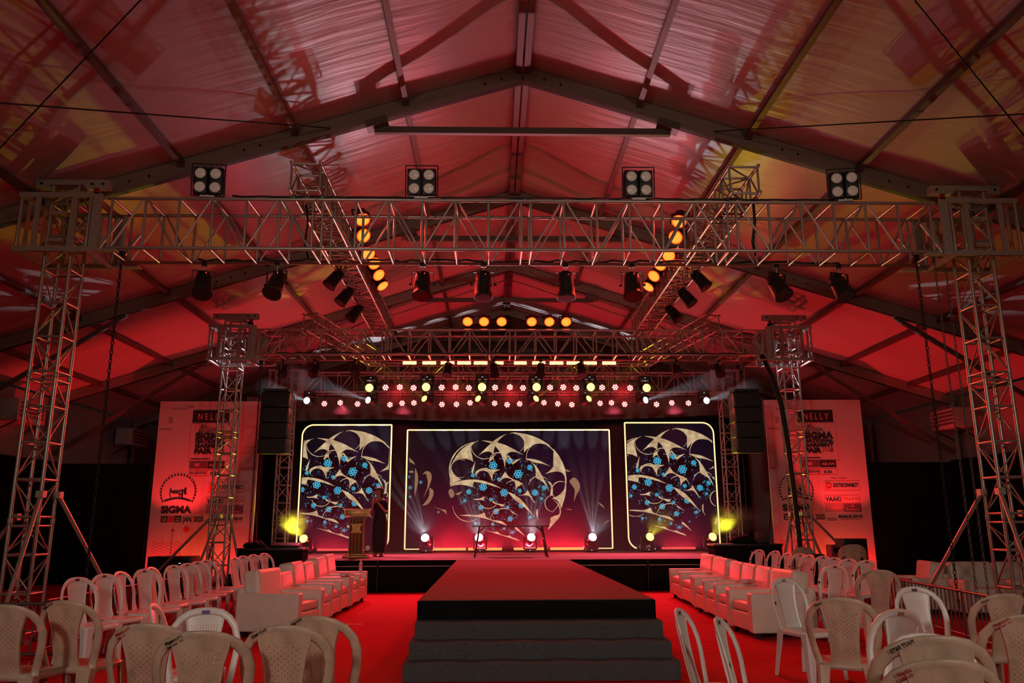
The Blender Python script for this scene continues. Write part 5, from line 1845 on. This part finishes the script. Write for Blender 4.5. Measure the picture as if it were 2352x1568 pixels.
# ------------------------------------------------------------------ barricades
def barricade(label, p0, p1, n, h=0.64, group='steel barricades'):
    p0, p1 = Vector((*p0, 0)), Vector((*p1, 0))
    t = thing('barricade', label, 'barricade', p0, group=group)
    d = p1 - p0
    bar('top_rail', (0, 0, h), d + Vector((0, 0, h)), 0.018, 'chain_steel', t)
    bar('bottom_rail', (0, 0, 0.10), d + Vector((0, 0, 0.10)), 0.016, 'chain_steel', t)
    for i in range(n + 1):
        q = d * (i / n)
        bar('bar', q + Vector((0, 0, 0.0 if i in (0, n) else 0.10)), q + Vector((0, 0, h)), 0.016 if i in (0, n) else 0.011, 'chain_steel', t, 6)
    s_ = d.normalized().cross(Vector((0, 0, 1))) * 0.22
    for q in (d * 0.03, d * 0.97):
        bar('foot', q - s_ + Vector((0, 0, 0.02)), q + s_ + Vector((0, 0, 0.02)), 0.015, 'chain_steel', t, 6)
    return t


barricade('steel barricade nearest the hall behind the beige chairs', (5.26, 8.6), (5.52, 10.5), 16)
barricade('steel barricade continuing towards the spare sofas', (5.54, 10.56), (5.76, 12.5), 16)
barricade('steel barricade behind the barricade-side chair row', (5.95, 12.6), (6.15, 15.4), 22)
barricade('steel barricade beside the front podium-side tower', (-5.55, 9.62), (-6.9, 9.52), 11)
barricade('long steel barricade behind the podium-side chair row', (-5.75, 10.0), (-5.85, 15.5), 40)

tp = box('floor_tape', (-2.62, 13.02, 0.002), (0.26, 0.03, 0.004), 'ink_pink')
props(tp, 'short pale tape strip on the red carpet beside the podium-side sofas', 'tape')
# ------------------------------------------------------------------ stage haze
def haze_mat(name, dens, color, noise=0.0, scale=2.0, settle=0.0):
    m = bpy.data.materials.new(name)
    m.use_nodes = True
    nt = m.node_tree
    nt.nodes.remove(nt.nodes['Principled BSDF'])
    vs_ = nt.nodes.new('ShaderNodeVolumeScatter')
    vs_.inputs['Color'].default_value = (*color, 1)
    vs_.inputs['Density'].default_value = dens
    vs_.inputs['Anisotropy'].default_value = 0.05
    nt.links.new(vs_.outputs[0], nt.nodes['Material Output'].inputs['Volume'])
    if noise:
        tc = nt.nodes.new('ShaderNodeTexCoord')
        nz = nt.nodes.new('ShaderNodeTexNoise')
        nz.inputs['Scale'].default_value = scale
        nz.inputs['Detail'].default_value = 3
        nt.links.new(tc.outputs['Object'], nz.inputs['Vector'])
        ln = nt.nodes.new('ShaderNodeVectorMath')
        ln.operation = 'LENGTH'
        nt.links.new(tc.outputs['Object'], ln.inputs[0])
        fall = nt.nodes.new('ShaderNodeMapRange')
        fall.inputs[1].default_value, fall.inputs[2].default_value = 1.0, 0.2
        fall.inputs[3].default_value, fall.inputs[4].default_value = 0.0, 1.0
        nt.links.new(ln.outputs['Value'], fall.inputs[0])
        mr = nt.nodes.new('ShaderNodeMapRange')
        mr.inputs[1].default_value, mr.inputs[2].default_value = 0.42, 0.70
        mr.inputs[3].default_value, mr.inputs[4].default_value = 0.0, dens
        nt.links.new(nz.outputs['Fac'], mr.inputs[0])
        mu = nt.nodes.new('ShaderNodeMath')
        mu.operation = 'MULTIPLY'
        nt.links.new(mr.outputs[0], mu.inputs[0])
        nt.links.new(fall.outputs[0], mu.inputs[1])
        nt.links.new(mu.outputs[0], vs_.inputs['Density'])
    if settle:                      # thins out with height
        tc = nt.nodes.new('ShaderNodeTexCoord')
        sp = nt.nodes.new('ShaderNodeSeparateXYZ')
        nt.links.new(tc.outputs['Object'], sp.inputs[0])
        ad = nt.nodes.new('ShaderNodeMath')
        ad.operation = 'ADD'
        ad.inputs[1].default_value = 0.5
        nt.links.new(sp.outputs['Z'], ad.inputs[0])
        pw = nt.nodes.new('ShaderNodeMath')
        pw.operation = 'POWER'
        pw.inputs[0].default_value = settle
        nt.links.new(ad.outputs[0], pw.inputs[1])
        mu = nt.nodes.new('ShaderNodeMath')
        mu.operation = 'MULTIPLY'
        mu.inputs[1].default_value = dens
        nt.links.new(pw.outputs[0], mu.inputs[0])
        nt.links.new(mu.outputs[0], vs_.inputs['Density'])
    MAT[name] = m
    return m


haze_mat('stage_haze', 0.085, (0.95, 0.93, 0.95), settle=0.02)
hz = ob('stage_haze', box_mesh('stage_haze'), None, (0, 23.35, 2.5), None, (12.9, 2.1, 3.5))
props(hz, 'low haze at the foot of the screens that shows the floor beams', 'haze', kind='stuff')
haze_mat('upper_haze', 0.018, (0.95, 0.93, 0.95))
hz = ob('stage_haze', box_mesh('upper_haze'), None, (0, 22.4, 5.35), None, (14.6, 3.4, 1.5))
props(hz, 'thin haze round the hanging stage lights that shows their beams', 'haze', kind='stuff')
haze_mat('smoke_puff', 3.0, (0.95, 0.93, 0.90), 1.0, 1.6)
for x, y_, z, sx, sy, sz, lb in ((-5.98, 22.7, 1.55, 0.62, 0.5, 0.50, 'puff of smoke lit yellow beside the podium-side screen'), (6.35, 22.7, 1.60, 0.80, 0.5, 0.50, 'puff of smoke lit yellow and red by the screen away from the podium')):
    k_ = ('puff',)
    if k_ not in CACHE:
        bm = bmesh.new()
        bmesh.ops.create_icosphere(bm, subdivisions=2, radius=1.0)
        CACHE[k_] = bm_mesh('smoke_puff', bm, 'smoke_puff')
    o = ob('smoke_puff', CACHE[k_], None, (x, y_, z), None, (sx, sy, sz))
    props(o, lb, 'smoke', kind='stuff')
